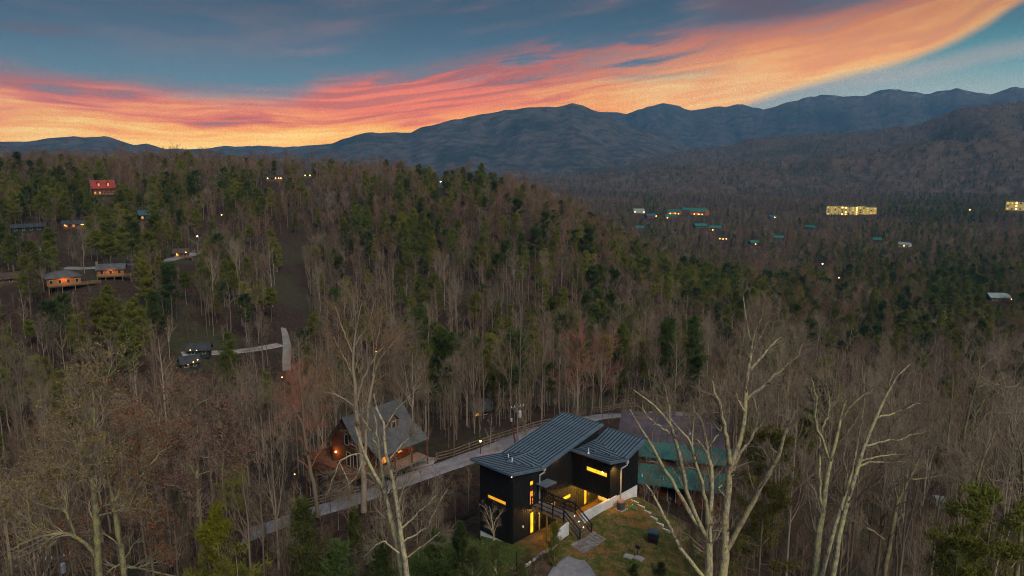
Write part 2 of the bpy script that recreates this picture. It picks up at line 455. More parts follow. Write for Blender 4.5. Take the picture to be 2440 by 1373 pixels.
def ground_material():
    m = bpy.data.materials.new('leaf_litter_ground'); m.use_nodes = True
    t = m.node_tree; t.nodes.clear(); n = NT(t)
    g = n.node('ShaderNodeNewGeometry')
    P = g.outputs['Position']
    a = n.noise(P, 0.035, 5, 0.6); b = n.noise(P, 0.9, 6, 0.65); c = n.noise(P, 5.0, 4, 0.6)
    col = n.mix(n.step(b, 0.35, 0.65), (0.026, 0.018, 0.013), (0.062, 0.040, 0.027))
    col = n.mix(n.step(a, 0.48, 0.62), col, n.mix(n.step(b, 0.4, 0.6), (0.035, 0.040, 0.018), (0.06, 0.048, 0.03)))
    col = n.mix(0.6, col, n.mix(1.0, col, n.ramp(c, [(0.3, 0.45), (0.7, 1.5)]), 'MULTIPLY'))
    p = n.node('ShaderNodeBsdfPrincipled'); t.links.new(col, p.inputs['Base Color'])
    p.inputs['Roughness'].default_value = 0.95; p.inputs['Specular IOR Level'].default_value = 0.1
    bp = n.node('ShaderNodeBump'); bp.inputs['Strength'].default_value = 0.8; bp.inputs['Distance'].default_value = 0.3
    t.links.new(b, bp.inputs['Height']); t.links.new(bp.outputs[0], p.inputs['Normal'])
    o = n.node('ShaderNodeOutputMaterial'); t.links.new(p.outputs[0], o.inputs[0])
    return m
GROUND = ground_material()

azs = np.radians(np.concatenate([np.arange(-180, -50, 5), np.arange(-50, 50, 0.22), np.arange(50, 181, 5)]))
rs = np.concatenate([[3.0], np.geomspace(8, 45, 14)[:-1], np.geomspace(45, 700, 190)[:-1], np.geomspace(700, 9350, 66)])
R_, A_ = np.meshgrid(rs, azs, indexing='ij')
GX, GY = R_ * np.sin(A_), R_ * np.cos(A_)
GZ = H(GX.ravel(), GY.ravel(), patio=False).reshape(GX.shape)
_u = (GX - HO[0]) * HU[0] + (GY - HO[1]) * HU[1]; _v = (GX - HO[0]) * HV[0] + (GY - HO[1]) * HV[1]
ins = np.clip(np.minimum(np.minimum(_u + 13, 21 - _u), np.minimum(_v + 14, 19 - _v)) / 2.5, 0, 1)
GZ -= ins * 3.2                                    # the yard sheet takes over round the house
tag(grid_sheet('ground', GX, GY, GZ, GROUND), 'brown leaf-littered forest floor', kind='structure')

# ------------------------------------------------------------------ yard round the house
def yard_material():
    m = bpy.data.materials.new('patchy_lawn'); m.use_nodes = True
    t = m.node_tree; t.nodes.clear(); n = NT(t)
    g = n.node('ShaderNodeNewGeometry'); P = g.outputs['Position']
    a = n.noise(P, 0.32, 5, 0.6, 0.4); b = n.noise(P, 1.1, 6, 0.65, 0.3); c = n.noise(P, 6.0, 5, 0.7); d = n.noise(P, 0.12, 3, 0.5)
    grass = n.mix(n.step(c, 0.35, 0.7), (0.050, 0.070, 0.014), (0.095, 0.115, 0.024))
    straw = n.mix(n.step(c, 0.35, 0.65), (0.17, 0.115, 0.042), (0.25, 0.165, 0.062))
    dirt = n.mix(n.step(c, 0.35, 0.65), (0.19, 0.083, 0.028), (0.29, 0.13, 0.045))
    col = n.mix(n.step(n.m('ADD', b, n.m('MULTIPLY', n.m('SUBTRACT', c, 0.5), 0.35)), 0.40, 0.66), grass, straw)
    col = n.mix(n.m('MULTIPLY', n.step(n.m('ADD', a, n.m('MULTIPLY', n.m('SUBTRACT', c, 0.5), 0.3)), 0.46, 0.66), n.step(b, 0.36, 0.60)), col, dirt)
    tcn = n.node('ShaderNodeVectorMath', operation='DISTANCE'); t.links.new(P, tcn.inputs[0]); tcn.inputs[1].default_value = tuple(hw(8.0, 6.5, 1.6))
    far = n.step(n.m('ADD', tcn.outputs['Value'], n.m('MULTIPLY', n.m('SUBTRACT', a, 0.5), 7.0)), 6.0, 9.5)
    litter = n.mix(n.step(b, 0.4, 0.6), (0.050, 0.034, 0.022), (0.10, 0.065, 0.040))
    west = n.node('ShaderNodeVectorMath', operation='DISTANCE'); t.links.new(P, west.inputs[0]); west.inputs[1].default_value = tuple(hw(-3.5, -4.5, -1.5))
    green_w = n.m('SUBTRACT', 1.0, n.step(n.m('ADD', west.outputs['Value'], n.m('MULTIPLY', n.m('SUBTRACT', a, 0.5), 6.0)), 5.5, 8.5))
    litter = n.mix(green_w, litter, n.mix(n.step(c, 0.35, 0.7), (0.035, 0.060, 0.014), (0.065, 0.098, 0.022)))
    col = n.mix(far, col, litter)
    col = n.mix(0.5, col, n.mix(1.0, col, n.ramp(n.noise(P, 22.0, 3, 0.7), [(0.3, 0.4), (0.7, 1.6)]), 'MULTIPLY'))
    p = n.node('ShaderNodeBsdfPrincipled'); t.links.new(col, p.inputs['Base Color'])
    p.inputs['Roughness'].default_value = 0.95; p.inputs['Specular IOR Level'].default_value = 0.1
    bp = n.node('ShaderNodeBump'); bp.inputs['Strength'].default_value = 0.7; bp.inputs['Distance'].default_value = 0.08
    t.links.new(c, bp.inputs['Height']); t.links.new(bp.outputs[0], p.inputs['Normal'])
    o = n.node('ShaderNodeOutputMaterial'); t.links.new(p.outputs[0], o.inputs[0])
    return m
uu = np.unique(np.round(np.concatenate([np.arange(-13.5, 21.6, 0.3), [4.62, 4.70]]), 3)); vv = np.unique(np.round(np.concatenate([np.arange(-14.5, 19.6, 0.3), [13.56, 13.64]]), 3))
UU, VV = np.meshgrid(uu, vv, indexing='ij')
YX, YY = HO[0] + HU[0] * UU + HV[0] * VV, HO[1] + HU[1] * UU + HV[1] * VV
YZ = H(YX.ravel(), YY.ravel()).reshape(YX.shape)
edge = np.clip(np.minimum(np.minimum(UU + 13.5, 21.5 - UU), np.minimum(VV + 14.5, 19.5 - VV)) / 1.0, 0, 1)
YZ += 0.04 - (1 - edge) * 0.30
tag(grid_sheet('yard', YX, YY, YZ, yard_material()), 'patchy lawn of grass, straw and red dirt beside the black house', kind='structure')

def ribbon(name, pts, width, material, label, lift=0.10, wob=0.0, nx=7, crown=0.0):
    """a road sheet laid along ground points, following the land"""
    P = np.array([p[:2] for p in pts], float)
    s = np.concatenate([[0], np.cumsum(np.hypot(*np.diff(P, axis=0).T))])
    q = np.arange(0, s[-1], 1.2)
    for _ in range(2): P = np.stack([np.interp(q, s, P[:, 0]), np.interp(q, s, P[:, 1])], -1); s = np.concatenate([[0], np.cumsum(np.hypot(*np.diff(P, axis=0).T))]); q = np.linspace(0, s[-1], max(8, int(s[-1] / 1.2)))
    ker = np.ones(7) / 7
    P = np.stack([np.convolve(np.pad(P[:, k], 3, 'edge'), ker, 'valid') for k in (0, 1)], -1)
    T = np.gradient(P, axis=0); T /= np.linalg.norm(T, axis=1)[:, None]
    Nn = np.stack([-T[:, 1], T[:, 0]], -1)
    rng = np.random.default_rng(len(pts) * 7 + 1)
    wv = np.interp(np.linspace(0, 1, len(P)), np.linspace(0, 1, len(pts)), width) if not np.isscalar(width) else np.full(len(P), width)
    t = np.linspace(-0.5, 0.5, nx)
    jit = 1 + wob * np.convolve(rng.normal(size=len(P) + 8), np.ones(9) / 9, 'valid')
    X = P[:, :1] + Nn[:, :1] * t * (wv * jit)[:, None]; Y = P[:, 1:] + Nn[:, 1:] * t * (wv * jit)[:, None]
    Z = H(X.ravel(), Y.ravel()).reshape(X.shape)
    zc = Z[:, nx // 2]; zc = np.convolve(np.pad(zc, 3, 'edge'), ker, 'valid')
    Z = np.maximum(Z, 0.65 * zc[:, None] + 0.35 * Z) + lift + crown * (1 - (2 * t) ** 2)
    Z[:, 0] -= 0.35; Z[:, -1] -= 0.35
    return tag(grid_sheet(name, X, Y, Z, material), label, kind='structure'), P

ASPH = mat('old_asphalt', (0.225, 0.222, 0.235), 0.93, 0.3, 0.5, (0.165, 0.160, 0.165), bump=0.3, bscale=9, coords='Object', detail=8)
GRAV = mat('pale_gravel', (0.30, 0.27, 0.245), 0.95, 0.3, 0.6, (0.20, 0.178, 0.16), bump=0.5, bscale=8, detail=8)
CONC = mat('pale_concrete', (0.36, 0.345, 0.315), 0.9, 0.2, 0.4, (0.28, 0.265, 0.245), bump=0.2, bscale=5)
road_px = [(560, 1290), (680, 1245), (764, 1217), (859, 1192), (925, 1160), (1012, 1131), (1087, 1106), (1136, 1089), (1186, 1070), (1235, 1051), (1300, 1026), (1380, 1003), (1460, 990), (1560, 985), (1680, 990)]
road_pts = [hit(*p) for p in road_px]
_, ROAD = ribbon('road', road_pts, [5.2] * 4 + [6, 7, 6, 6] + [5.2] * 7, ASPH, 'grey asphalt road winding past the brown cabin behind the black house', 0.12, 0.25)
lot_pts = [hit(*p) for p in ((893, 1122), (950, 1110), (1010, 1104), (1062, 1098))]
_, LOT = ribbon('gravel_lot', lot_pts, [5, 7.5, 7, 3], GRAV, 'pale gravel parking area in front of the brown cabin', 0.16, 0.3)
DRIVC = mat('worn_grey_concrete', (0.24, 0.225, 0.20), 0.9, 0.2, 0.3, (0.18, 0.17, 0.155), bump=0.2, bscale=5)
steep_pts = [hit(683, 889), hit(682, 860), hit(684, 832), hit(681, 804), hit(674, 779)]
_, STEEP = ribbon('concrete_drive', steep_pts, [2.6, 2.8, 2.9, 2.6, 2.0], DRIVC, 'pale concrete drive climbing straight up the far hillside', 0.25)
lane_pts = [hit(*p) for p in ((672, 822), (640, 828), (590, 836), (530, 842), (470, 846), (420, 848))]
_, LANE = ribbon('gravel_lane', lane_pts, 3.6, GRAV, 'narrow gravel lane leading to the cabin lights on the far hillside', 0.25, 0.2)
hill_pts = [hit(*p) for p in ((150, 640), (210, 642), (265, 636), (330, 629), (400, 622), (470, 606))]
_, HILL = ribbon('hillside_lane', hill_pts, 4.0, ASPH, 'grey lane between the hillside cabins', 0.3, 0.2)
drive_pts = [hw(6.9, 1.0), hw(8.6, -0.6), hw(10.0, -2.6), hw(11.0, -5.5), hw(11.5, -10.5)]
_, DRIVE = ribbon('driveway', drive_pts, [1.8, 4.2, 5.2, 5.6, 6.0], ASPH, 'dark asphalt driveway ending at the stone pavers', 0.075, 0.15, 15)

# ------------------------------------------------------------------ far mountains
def mountain_material(name, c1, c2, green, frost=0, fine=1.0):
    m = bpy.data.materials.new(name); m.use_nodes = True
    t = m.node_tree; t.nodes.clear(); n = NT(t)
    g = n.node('ShaderNodeNewGeometry'); P = g.outputs['Position']
    a = n.noise(P, 0.0016, 6, 0.6, 0.5); b = n.noise(P, 0.012 * fine, 6, 0.65); c = n.noise(P, 0.06 * fine, 4, 0.65)
    col = n.mix(n.step(b, 0.38, 0.62), c1, c2)
    col = n.mix(n.m('MULTIPLY', n.step(a, 0.5, 0.62), 0.75), col, green)
    col = n.mix(0.75, col, n.mix(1.0, col, n.ramp(c, [(0.32, 0.6), (0.68, 1.4)]), 'MULTIPLY'))
    if frost:
        sp_ = n.node('ShaderNodeSeparateXYZ'); t.links.new(P, sp_.inputs[0])
        col = n.mix(n.m('MULTIPLY', n.m('MULTIPLY', n.step(sp_.outputs[2], frost * .72, frost), n.step(b, .46, .64)), .6), col, (0.26, 0.25, 0.25))
    p = n.node('ShaderNodeBsdfPrincipled'); t.links.new(col, p.inputs['Base Color'])
    p.inputs['Roughness'].default_value = 1.0; p.inputs['Specular IOR Level'].default_value = 0.0
    bp = n.node('ShaderNodeBump'); bp.inputs['Strength'].default_value = 1.0; bp.inputs['Distance'].default_value = 9.0 / fine
    t.links.new(n.m('ADD', b, n.m('MULTIPLY', c, 0.6)), bp.inputs['Height']); t.links.new(bp.outputs[0], p.inputs['Normal'])
    o = n.node('ShaderNodeOutputMaterial'); t.links.new(p.outputs[0], o.inputs[0])
    return m

def vnoise(x, y, seed):
    """smooth value noise on arrays"""
    rng = np.random.default_rng(seed); tb = rng.random((64, 64))
    xi, yi = np.floor(x).astype(int), np.floor(y).astype(int)
    fx, fy = x - xi, y - yi
    fx, fy = fx * fx * (3 - 2 * fx), fy * fy * (3 - 2 * fy)
    g = lambda i, j: tb[i % 64, j % 64]
    return (g(xi, yi) * (1 - fx) + g(xi + 1, yi) * fx) * (1 - fy) + (g(xi, yi + 1) * (1 - fx) + g(xi + 1, yi + 1) * fx) * fy

HILLS = []     # near foothill surfaces, so that trees can stand on them
def mountain(name, sky_px, r_front, r_ridge, r_back, material, label, seed, rough=1.0, p=1.25, foot=-90.0, amp=0.24, lift=0.0, canopy=0.0):
    px = np.array([a for a, _ in sky_px], float); py = np.array([b for _, b in sky_px], float)
    a0, a1 = atan((px[0] - 1220) / 1828), atan((px[-1] - 1220) / 1828)
    az = np.arange(a0, a1, 0.0010)
    tp = np.interp(np.tan(az), (px - 1220) / 1828, py)
    ridge = CZ + r_ridge * (HY - tp) / 1828.0 * np.cos(az) + lift
    x_ = az * r_ridge
    ridge = ridge + rough * (18 * (vnoise(x_ / 260, x_ * 0, seed) - .5) + 12 * (vnoise(x_ / 110, x_ * 0, seed + 1) - .5) + 7 * (vnoise(x_ / 50, x_ * 0, seed + 2) - .5))
    rr = np.concatenate([np.linspace(r_front, r_ridge, 56), np.linspace(r_ridge, r_back, 12)[1:]])
    RR, AA = np.meshgrid(rr, az, indexing='ij')
    t = np.where(RR <= r_ridge, (RR - r_front) / (r_ridge - r_front), 1 - (RR - r_ridge) / (r_back - r_ridge))
    X, Y = RR * np.sin(AA), RR * np.cos(AA)
    # spurs and ravines running down from the crest
    wx = AA * r_ridge + 240 * (vnoise(X / 900, Y / 900, seed + 3) - .5) + (RR - r_ridge) * 0.22
    spur = np.abs(2 * vnoise(wx / 620, RR / 3800, seed + 4) - 1) * 0.6 + np.abs(2 * vnoise(wx / 270, RR / 1500, seed + 5) - 1) * 0.3 + vnoise(wx / 110, RR / 300, seed + 6) * 0.12
    hgt = np.maximum(ridge[None, :] - foot, 5)
    prof = t ** p
    Z = foot + hgt * (prof - amp * 2.0 * (0.62 - spur) * (4 * t * (1 - t)) ** 0.8)
    Z = np.minimum(Z, foot + hgt * np.maximum(t, 0.0) ** 0.55)
    Z += rough * 9 * (vnoise(X / 45, Y / 45, seed + 7) - .5) * np.minimum(1, t * 4) * (t < 0.985)
    if canopy: Z += canopy * (vnoise(X / 16, Y / 22, seed + 8) - .5) * np.minimum(1, t * 5)
    if canopy: HILLS.append((az, rr, Z))
    return tag(grid_sheet(name, X, Y, Z, material), label, kind='structure')

MFAR = mountain_material('far_forested_slope', (0.105, 0.092, 0.082), (0.040, 0.040, 0.038), (0.022, 0.032, 0.026))
MTOP = mountain_material('high_frosted_slope', (0.085, 0.078, 0.074), (0.034, 0.036, 0.036), (0.020, 0.032, 0.030), 560)
MNEAR = mountain_material('near_forested_slope', (0.112, 0.082, 0.058), (0.064, 0.049, 0.036), (0.030, 0.038, 0.020), 0, 2.6)
mountain('mountain_range', [(1050, 330), (1200, 300), (1380, 272), (1430, 268), (1455, 266), (1490, 271), (1520, 262), (1550, 254), (1575, 251), (1600, 257), (1640, 264), (1690, 257), (1740, 252), (1765, 252), (1790, 260), (1812, 264), (1850, 253), (1885, 243), (1930, 235), (1982, 231), (2000, 235), (2050, 231), (2085, 219), (2130, 214), (2165, 220), (2190, 227), (2230, 222), (2262, 217), (2300, 222), (2345, 228), (2380, 219), (2404, 213), (2425, 217), (2460, 217), (2600, 200), (2900, 240), (3600, 250)],
         4900, 7800, 9200, MTOP, 'long blue mountain range under the sunset sky', 11, 1.5)
mountain('mountain_central', [(560, 375), (700, 356), (790, 345), (850, 323), (880, 320), (935, 319), (982, 317), (1005, 306), (1060, 294), (1110, 283), (1160, 275), (1210, 265), (1262, 261), (1310, 257), (1362, 252), (1385, 257), (1430, 272), (1470, 289), (1520, 308), (1580, 330), (1650, 352), (1780, 375), (1900, 390)],
         3500, 5300, 6800, MFAR, 'broad blue mountain with a long left shoulder', 23, 1.1)
mountain('mountain_west', [(-900, 330), (-300, 345), (0, 341), (90, 336), (130, 330), (180, 323), (215, 325), (250, 322), (285, 332), (320, 342), (352, 340), (375, 347), (400, 354), (425, 353), (470, 359), (560, 368), (700, 380)],
         3400, 5500, 7000, MFAR, 'low dark blue hill with two humps on the left skyline', 37, 1.0)
mountain('mountain_distant', [(300, 366), (440, 357), (500, 352), (535, 348), (560, 352), (620, 348), (690, 350), (760, 346), (830, 338), (900, 335), (1000, 330), (1150, 340)],
         6300, 8300, 9300, MFAR, 'faint low blue ridge far away on the skyline', 41, 0.8)
mountain('foothill', [(1150, 420), (1300, 408), (1420, 398), (1500, 388), (1600, 367), (1700, 350), (1800, 332), (1900, 322), (1985, 312), (2060, 313), (2110, 309), (2165, 305), (2215, 290), (2270, 270), (2320, 256), (2375, 247), (2440, 243), (2520, 236), (2700, 250), (3400, 280)],
         2300, 4000, 5600, MNEAR, 'brown forested foothill rising on the right below the blue range', 53, 0.9, p=1.15, foot=-92.0, amp=0.34, canopy=10)
mountain('foothill', [(1180, 432), (1320, 425), (1420, 420), (1520, 410), (1620, 402), (1720, 392), (1800, 388), (1900, 380), (1980, 368), (2060, 372), (2150, 358), (2240, 340), (2330, 330), (2440, 322), (2600, 330), (3300, 350)],
         1900, 2750, 3600, MNEAR, 'low brown wooded spur in front of the taller foothill', 67, 0.8, p=1.1, foot=-92.0, amp=0.40, canopy=11)

def hill_z(X, Y, z):
    r = np.hypot(X, Y); a = np.arctan2(X, Y)
    for az, rr, Z in HILLS:
        i = np.clip(np.searchsorted(rr, r) - 1, 0, len(rr) - 2); j = np.clip(np.searchsorted(az, a) - 1, 0, len(az) - 2)
        inside = (r > rr[0]) & (r < rr[-1]) & (a > az[0]) & (a < az[-1])
        f = (r - rr[i]) / (rr[i + 1] - rr[i])
        z = np.where(inside, np.maximum(z, Z[i, j] * (1 - f) + Z[i + 1, j] * f), z)
    return z

# ------------------------------------------------------------------ the black house
BLACK = mat('black_metal_siding', (0.012, 0.013, 0.014), 0.55, 0.3, 1.5, (0.008, 0.009, 0.010), spec=0.35)
ROOFM = mat('blue_grey_roof_metal', (0.105, 0.160, 0.200), 0.42, 0.12, 0.6, (0.090, 0.140, 0.178), metal=0.15, spec=0.5, bump=0.05, bscale=1.5)
SEAMM = mat('shaded_roof_seam', (0.010, 0.016, 0.022), 0.5, 0.1, 1.0, metal=0.3)  # shadow beside each seam is put into this darker rib colour
TRIM = mat('black_trim', (0.016, 0.018, 0.020), 0.45, 0.2, 3.0, spec=0.4)
WHITE = mat('white_painted_wall', (0.74, 0.74, 0.73), 0.8, 0.15, 0.7, (0.62, 0.62, 0.60), bump=0.1, bscale=8)
PVC = mat('white_plastic', (0.78, 0.78, 0.78), 0.5, 0.08, 4.0)
GUTT = mat('grey_white_downspout', (0.42, 0.42, 0.42), 0.5, 0.1, 2.0)
DECKW = mat('weathered_deck_board', (0.165, 0.14, 0.115), 0.85, 0.3, 1.2, (0.11, 0.095, 0.08), stretch=(1, 8, 1))
WOOD = mat('treated_timber', (0.34, 0.22, 0.085), 0.8, 0.3, 1.0, (0.25, 0.16, 0.065), stretch=(6, 6, 1))
GLOW = mat('lit_window_glass', (0.2, 0.12, 0.03), 0.15, 0.1, 1.3, emit=(1.0, 0.50, 0.018), estr=1.05)
GLOWD = mat('dim_lit_window_glass', (0.2, 0.12, 0.03), 0.15, 0.1, 1.3, emit=(1.0, 0.42, 0.02), estr=0.62)
GLOWO = mat('amber_lit_window', (0.2, 0.1, 0.03), 0.2, 0.1, 2.0, emit=(1.0, 0.30, 0.03), estr=0.75)
BULB = mat('lit_bulb', (1, 0.9, 0.7), 0.4, 0.0, 1.0, emit=(1.0, 0.80, 0.45), estr=9.0)
BULBO = mat('amber_bulb', (1, 0.7, 0.4), 0.4, 0.0, 1.0, emit=(1.0, 0.42, 0.08), estr=7.0)
SPOTL = mat('small_deck_light', (1, 0.9, 0.7), 0.4, 0.0, 1.0, emit=(1.0, 0.72, 0.45), estr=5.0)
DARKG = mat('dark_window_glass', (0.02, 0.025, 0.03), 0.08, 0.1, 1.0, spec=0.6)

house = empty('modern_house', tuple(HO), HR, 'black metal-clad modern house with butterfly roofs and lit yellow windows', 'house')

def wall_grid(mb, axis, c0, c1, a0, a1, z0, z1, holes=()):
    xs = sorted({a0, a1, *[h[0] for h in holes], *[h[1] for h in holes]})
    zs = sorted({z0, z1, *[h[2] for h in holes], *[h[3] for h in holes]})
    for i in range(len(xs) - 1):
        for j in range(len(zs) - 1):
            mx, mz = (xs[i] + xs[i + 1]) / 2, (zs[j] + zs[j + 1]) / 2
            if any(h[0] < mx < h[1] and h[2] < mz < h[3] for h in holes): continue
            if axis == 'v': mb.box(xs[i], xs[i + 1], c0, c1, zs[j], zs[j + 1])
            else: mb.box(c0, c1, xs[i], xs[i + 1], zs[j], zs[j + 1])
    return mb

def hwindow(axis, face, out, a0, a1, z0, z1, glass, name='window', fr=0.05, mull=()):
    """frame set in the opening, with a recessed pane as its own piece; out is the outward sign"""
    f = MB(); d0, d1 = face + out * 0.025, face - out * 0.16
    lo, hi = min(d0, d1), max(d0, d1)
    def bx(p0, p1, q0, q1):
        f.box(p0, p1, lo, hi, q0, q1) if axis == 'v' else f.box(lo, hi, p0, p1, q0, q1)
    bx(a0, a1, z0, z0 + fr); bx(a0, a1, z1 - fr, z1); bx(a0, a0 + fr, z0 + fr, z1 - fr); bx(a1 - fr, a1, z0 + fr, z1 - fr)
    for q in mull: bx(q - .02, q + .02, z0 + fr, z1 - fr)
    w = f.build(name, TRIM, house)
    g = MB(); p0, p1 = sorted((face - out * 0.11, face - out * 0.13))
    g.box(a0 + fr, a1 - fr, p0, p1, z0 + fr, z1 - fr) if axis == 'v' else g.box(p0, p1, a0 + fr, a1 - fr, z0 + fr, z1 - fr)
    g.build('pane', glass, w)
    return w

LE = lambda v: 6.53 + 0.172 * (3.9 - v)
MA = lambda v: 6.53 + 0.195 * (v - 3.9)
# main bar walls
h_v0 = [(-3.47, -0.86, 3.58, 4.06)]
h_u0 = [(2.38, 3.02, 3.06, 5.62), (3.10, 3.62, 3.06, 5.30), (2.46, 3.10, 0.03, 2.32), (3.16, 3.70, 0.03, 2.20), (7.50, 8.87, 1.72, 2.25), (5.55, 6.42, 1.60, 2.24), (10.95, 11.60, 0.06, 2.05), (11.68, 12.25, 0.06, 2.05)]
w = MB()
wall_grid(w, 'v', 0.0, 0.2, -4.5, -0.2, -0.2, 6.98, h_v0)
w.build('wall', BLACK, house)
w = MB()
wall_grid(w, 'u', -0.2, 0.0, 0.0, 13.3, -0.2, 6.36, h_u0)
w.prism([(0.0, 6.362), (13.3, 6.362), (13.3, MA(13.3) - .09), (3.9, 6.44), (0.0, LE(0) - .09)], 'x', -0.2, 0.0)
w.build('wall', BLACK, house)
w = MB()
w.box(-4.5, -4.3, 0.2, 13.3, -2.6, 6.36)
w.prism([(0.2, 6.362), (13.3, 6.362), (13.3, MA(13.3) - .09), (3.9, 6.44), (0.2, LE(.2) - .09)], 'x', -4.5, -4.3)
w.build('wall', BLACK, house)
w = MB(); w.box(-4.3, -0.2, 13.1, 13.3, -2.6, 8.28); w.build('wall', BLACK, house)
# right wing walls
FRW = lambda v: 6.55 + 0.196 * (11.3 - v)
BKW = lambda v: 6.55 + 0.34 * (v - 11.3)
w = MB(); wall_grid(w, 'v', 9.0, 9.2, 0.003, 4.58, 3.0, 6.90, [(1.72, 4.42, 5.17, 5.72)]); w.build('wall', BLACK, house)
w = MB()
w.box(4.58, 4.78, 9.0, 13.85, 3.0, 6.42)
w.prism([(9.0, 6.422), (13.85, 6.422), (13.85, BKW(13.85) - .09), (11.3, 6.46), (9.0, FRW(9) - .09)], 'x', 4.58, 4.78)
w.build('wall', BLACK, house)
w = MB(); w.box(0.003, 4.58, 13.65, 13.85, 1.2, 7.30); w.build('wall', BLACK, house)
MB().box(0.01, 4.57, 9.21, 13.64, 3.01, 3.2).build('soffit', WOOD, house)
# vertical battens, too fine to pick apart
b = MB()
for u in np.arange(-4.35, -0.05, 0.30):
    for z0, z1 in ([(-0.18, 3.55), (4.09, 6.97)] if -3.6 < u < -0.8 else [(-0.18, 6.97)]): b.box(u - .022, u + .022, -0.03, 0.0, z0, z1)
for v in np.arange(0.15, 13.2, 0.30):
    zt = (LE(v) if v < 3.9 else MA(v)) - 0.1
    segs = [(-0.18, zt)]
    for a0, a1, q0, q1 in h_u0:
        if a0 - .05 < v < a1 + .05: segs = [s for (s0, s1) in segs for s in ((s0, min(s1, q0 - .03)), (max(s0, q1 + .03), s1)) if s[1] - s[0] > .05]
    for s0, s1 in segs:
        if 9.0 <= v <= 13.85 and s0 < FRW(9) and s1 > 3: s1 = 2.99 if s0 < 2.9 else s1
        b.box(0.0, 0.03, v - .022, v + .022, s0, s1)
    if 9.3 < v: b.box(0.0, 0.03, v - .022, v + .022, max(FRW(v), BKW(v)) - .02, zt)
for u in np.arange(0.2, 4.75, 0.30):
    for z0, z1 in ([(3.0, 5.14), (5.75, 6.9)] if 1.6 < u < 4.5 else [(3.0, 6.9)]): b.box(u - .022, u + .022, 8.97, 9.0, z0, z1)
for v in np.arange(9.15, 13.8, 0.30): b.box(4.78, 4.81, v - .022, v + .022, 3.0, max(FRW(v), BKW(v)) - .1)
b.build('siding_battens', BLACK, house, kind='stuff')
# foundations
MB().prism([(-4.48, -0.203), (-0.02, -0.203), (-0.02, -0.6), (-4.48, -2.4)], 'y', 0.02, 0.19).build('foundation', WHITE, house)
MB().prism([(10.1, 2.995), (13.83, 2.995), (13.83, 0.9), (10.1, 1.4)], 'x', 4.60, 4.765).build('foundation', WHITE, house)
MB().box(0.02, 4.59, 13.40, 13.62, -0.2, 2.98).build('foundation', WHITE, house)
# windows and doors
hwindow('v', 0.0, -1, -3.47, -0.86, 3.58, 4.06, GLOWD)
wu = hwindow('u', 0.0, 1, 2.38, 3.02, 3.06, 5.62, GLOWO, 'glass_door')
MB().ball((-0.10, 2.70, 5.33), 0.19, 12, 8).build('pendant_lamp', GLOW, wu, smooth=True)
MB().box(-0.112, -0.098, 2.44, 2.96, 4.45, 5.10).build('inner_panel', mat('dark_brown_cabinet', (0.06, 0.025, 0.012), 0.6), wu)
hwindow('u', 0.0, 1, 2.46, 3.10, 0.03, 2.32, GLOW, 'glass_door')
for a0, a1, z0, z1 in (h_u0[1], h_u0[3], h_u0[7]):
    d = MB().box(-0.14, -0.06, a0, a1, z0, z1).build('door', TRIM, house)
    MB().box(-0.06, -0.02, a0 + .05, a0 + .08, z0 + .9, z0 + 1.15).build('handle', GUTT, d)
hwindow('u', 0.0, 1, 7.50, 8.87, 1.72, 2.25, GLOW)
hwindow('u', 0.0, 1, 5.55, 6.42, 1.60, 2.24, GLOWO)
hwindow('u', 0.0, 1, 10.95, 11.60, 0.06, 2.05, GLOWD, 'glass_door')
ww = hwindow('v', 9.0, -1, 1.72, 4.42, 5.17, 5.72, GLOW)
MB().ball((3.78, 9.085, 5.56), 0.085, 10, 6).build('ceiling_lamp', BULB, ww, smooth=True)
MB().box(3.0, 3.07, 9.08, 9.11, 5.42, 5.50).build('ceiling_fan', TRIM, ww)
# roofs: one raised panel and one seam after another
roof = MB()
roof.slab([(-5.3, -.5, LE(-.5)), (.3, -.5, LE(-.5)), (.3, 3.9, 6.53), (-5.3, 3.9, 6.53)], 0.16)
roof.slab([(-5.3, 3.9, 6.53), (.3, 3.9, 6.53), (.3, 13.72, MA(13.72)), (-5.3, 13.72, MA(13.72))], 0.16)
roof = roof.build('roof', TRIM, house)
roof2 = MB()
roof2.slab([(.02, 8.6, FRW(8.6)), (5.05, 8.6, FRW(8.6)), (5.05, 11.3, 6.55), (.02, 11.3, 6.55)], 0.15)
roof2.slab([(.02, 11.3, 6.55), (5.05, 11.3, 6.55), (5.05, 14.75, BKW(14.75)), (.02, 14.75, BKW(14.75))], 0.15)
roof2 = roof2.build('roof', TRIM, house)
def panels(par, u0, u1, n, va, vb, f):
    wd = (u1 - u0) / n
    pm = MB().slab([(0.056, va, f(va) + .03), (wd - .056, va, f(va) + .03), (wd - .056, vb, f(vb) + .03), (0.056, vb, f(vb) + .03)], 0.028)
    sm = MB().slab([(-.055, va, f(va) + .060), (.055, va, f(va) + .060), (.055, vb, f(vb) + .060), (-.055, vb, f(vb) + .060)], 0.059)
    p0 = s0 = None
    for i in range(n):
        if p0 is None:
            p0 = o = pm.build('roof_panel', ROOFM, par); s0 = s = sm.build('seam', SEAMM, par)
        else:
            o = p0.copy(); COL.objects.link(o); s = s0.copy(); COL.objects.link(s)
        o.location = (u0 + i * wd, 0, 0); s.location = (u0 + i * wd, 0, 0)
panels(roof, -5.24, 0.26, 13, -0.46, 3.88, LE)
panels(roof, -5.24, 0.26, 13, 3.92, 13.68, MA)
panels(roof2, 0.06, 5.01, 12, 8.64, 11.28, FRW)
panels(roof2, 0.06, 5.01, 12, 11.32, 14.71, BKW)
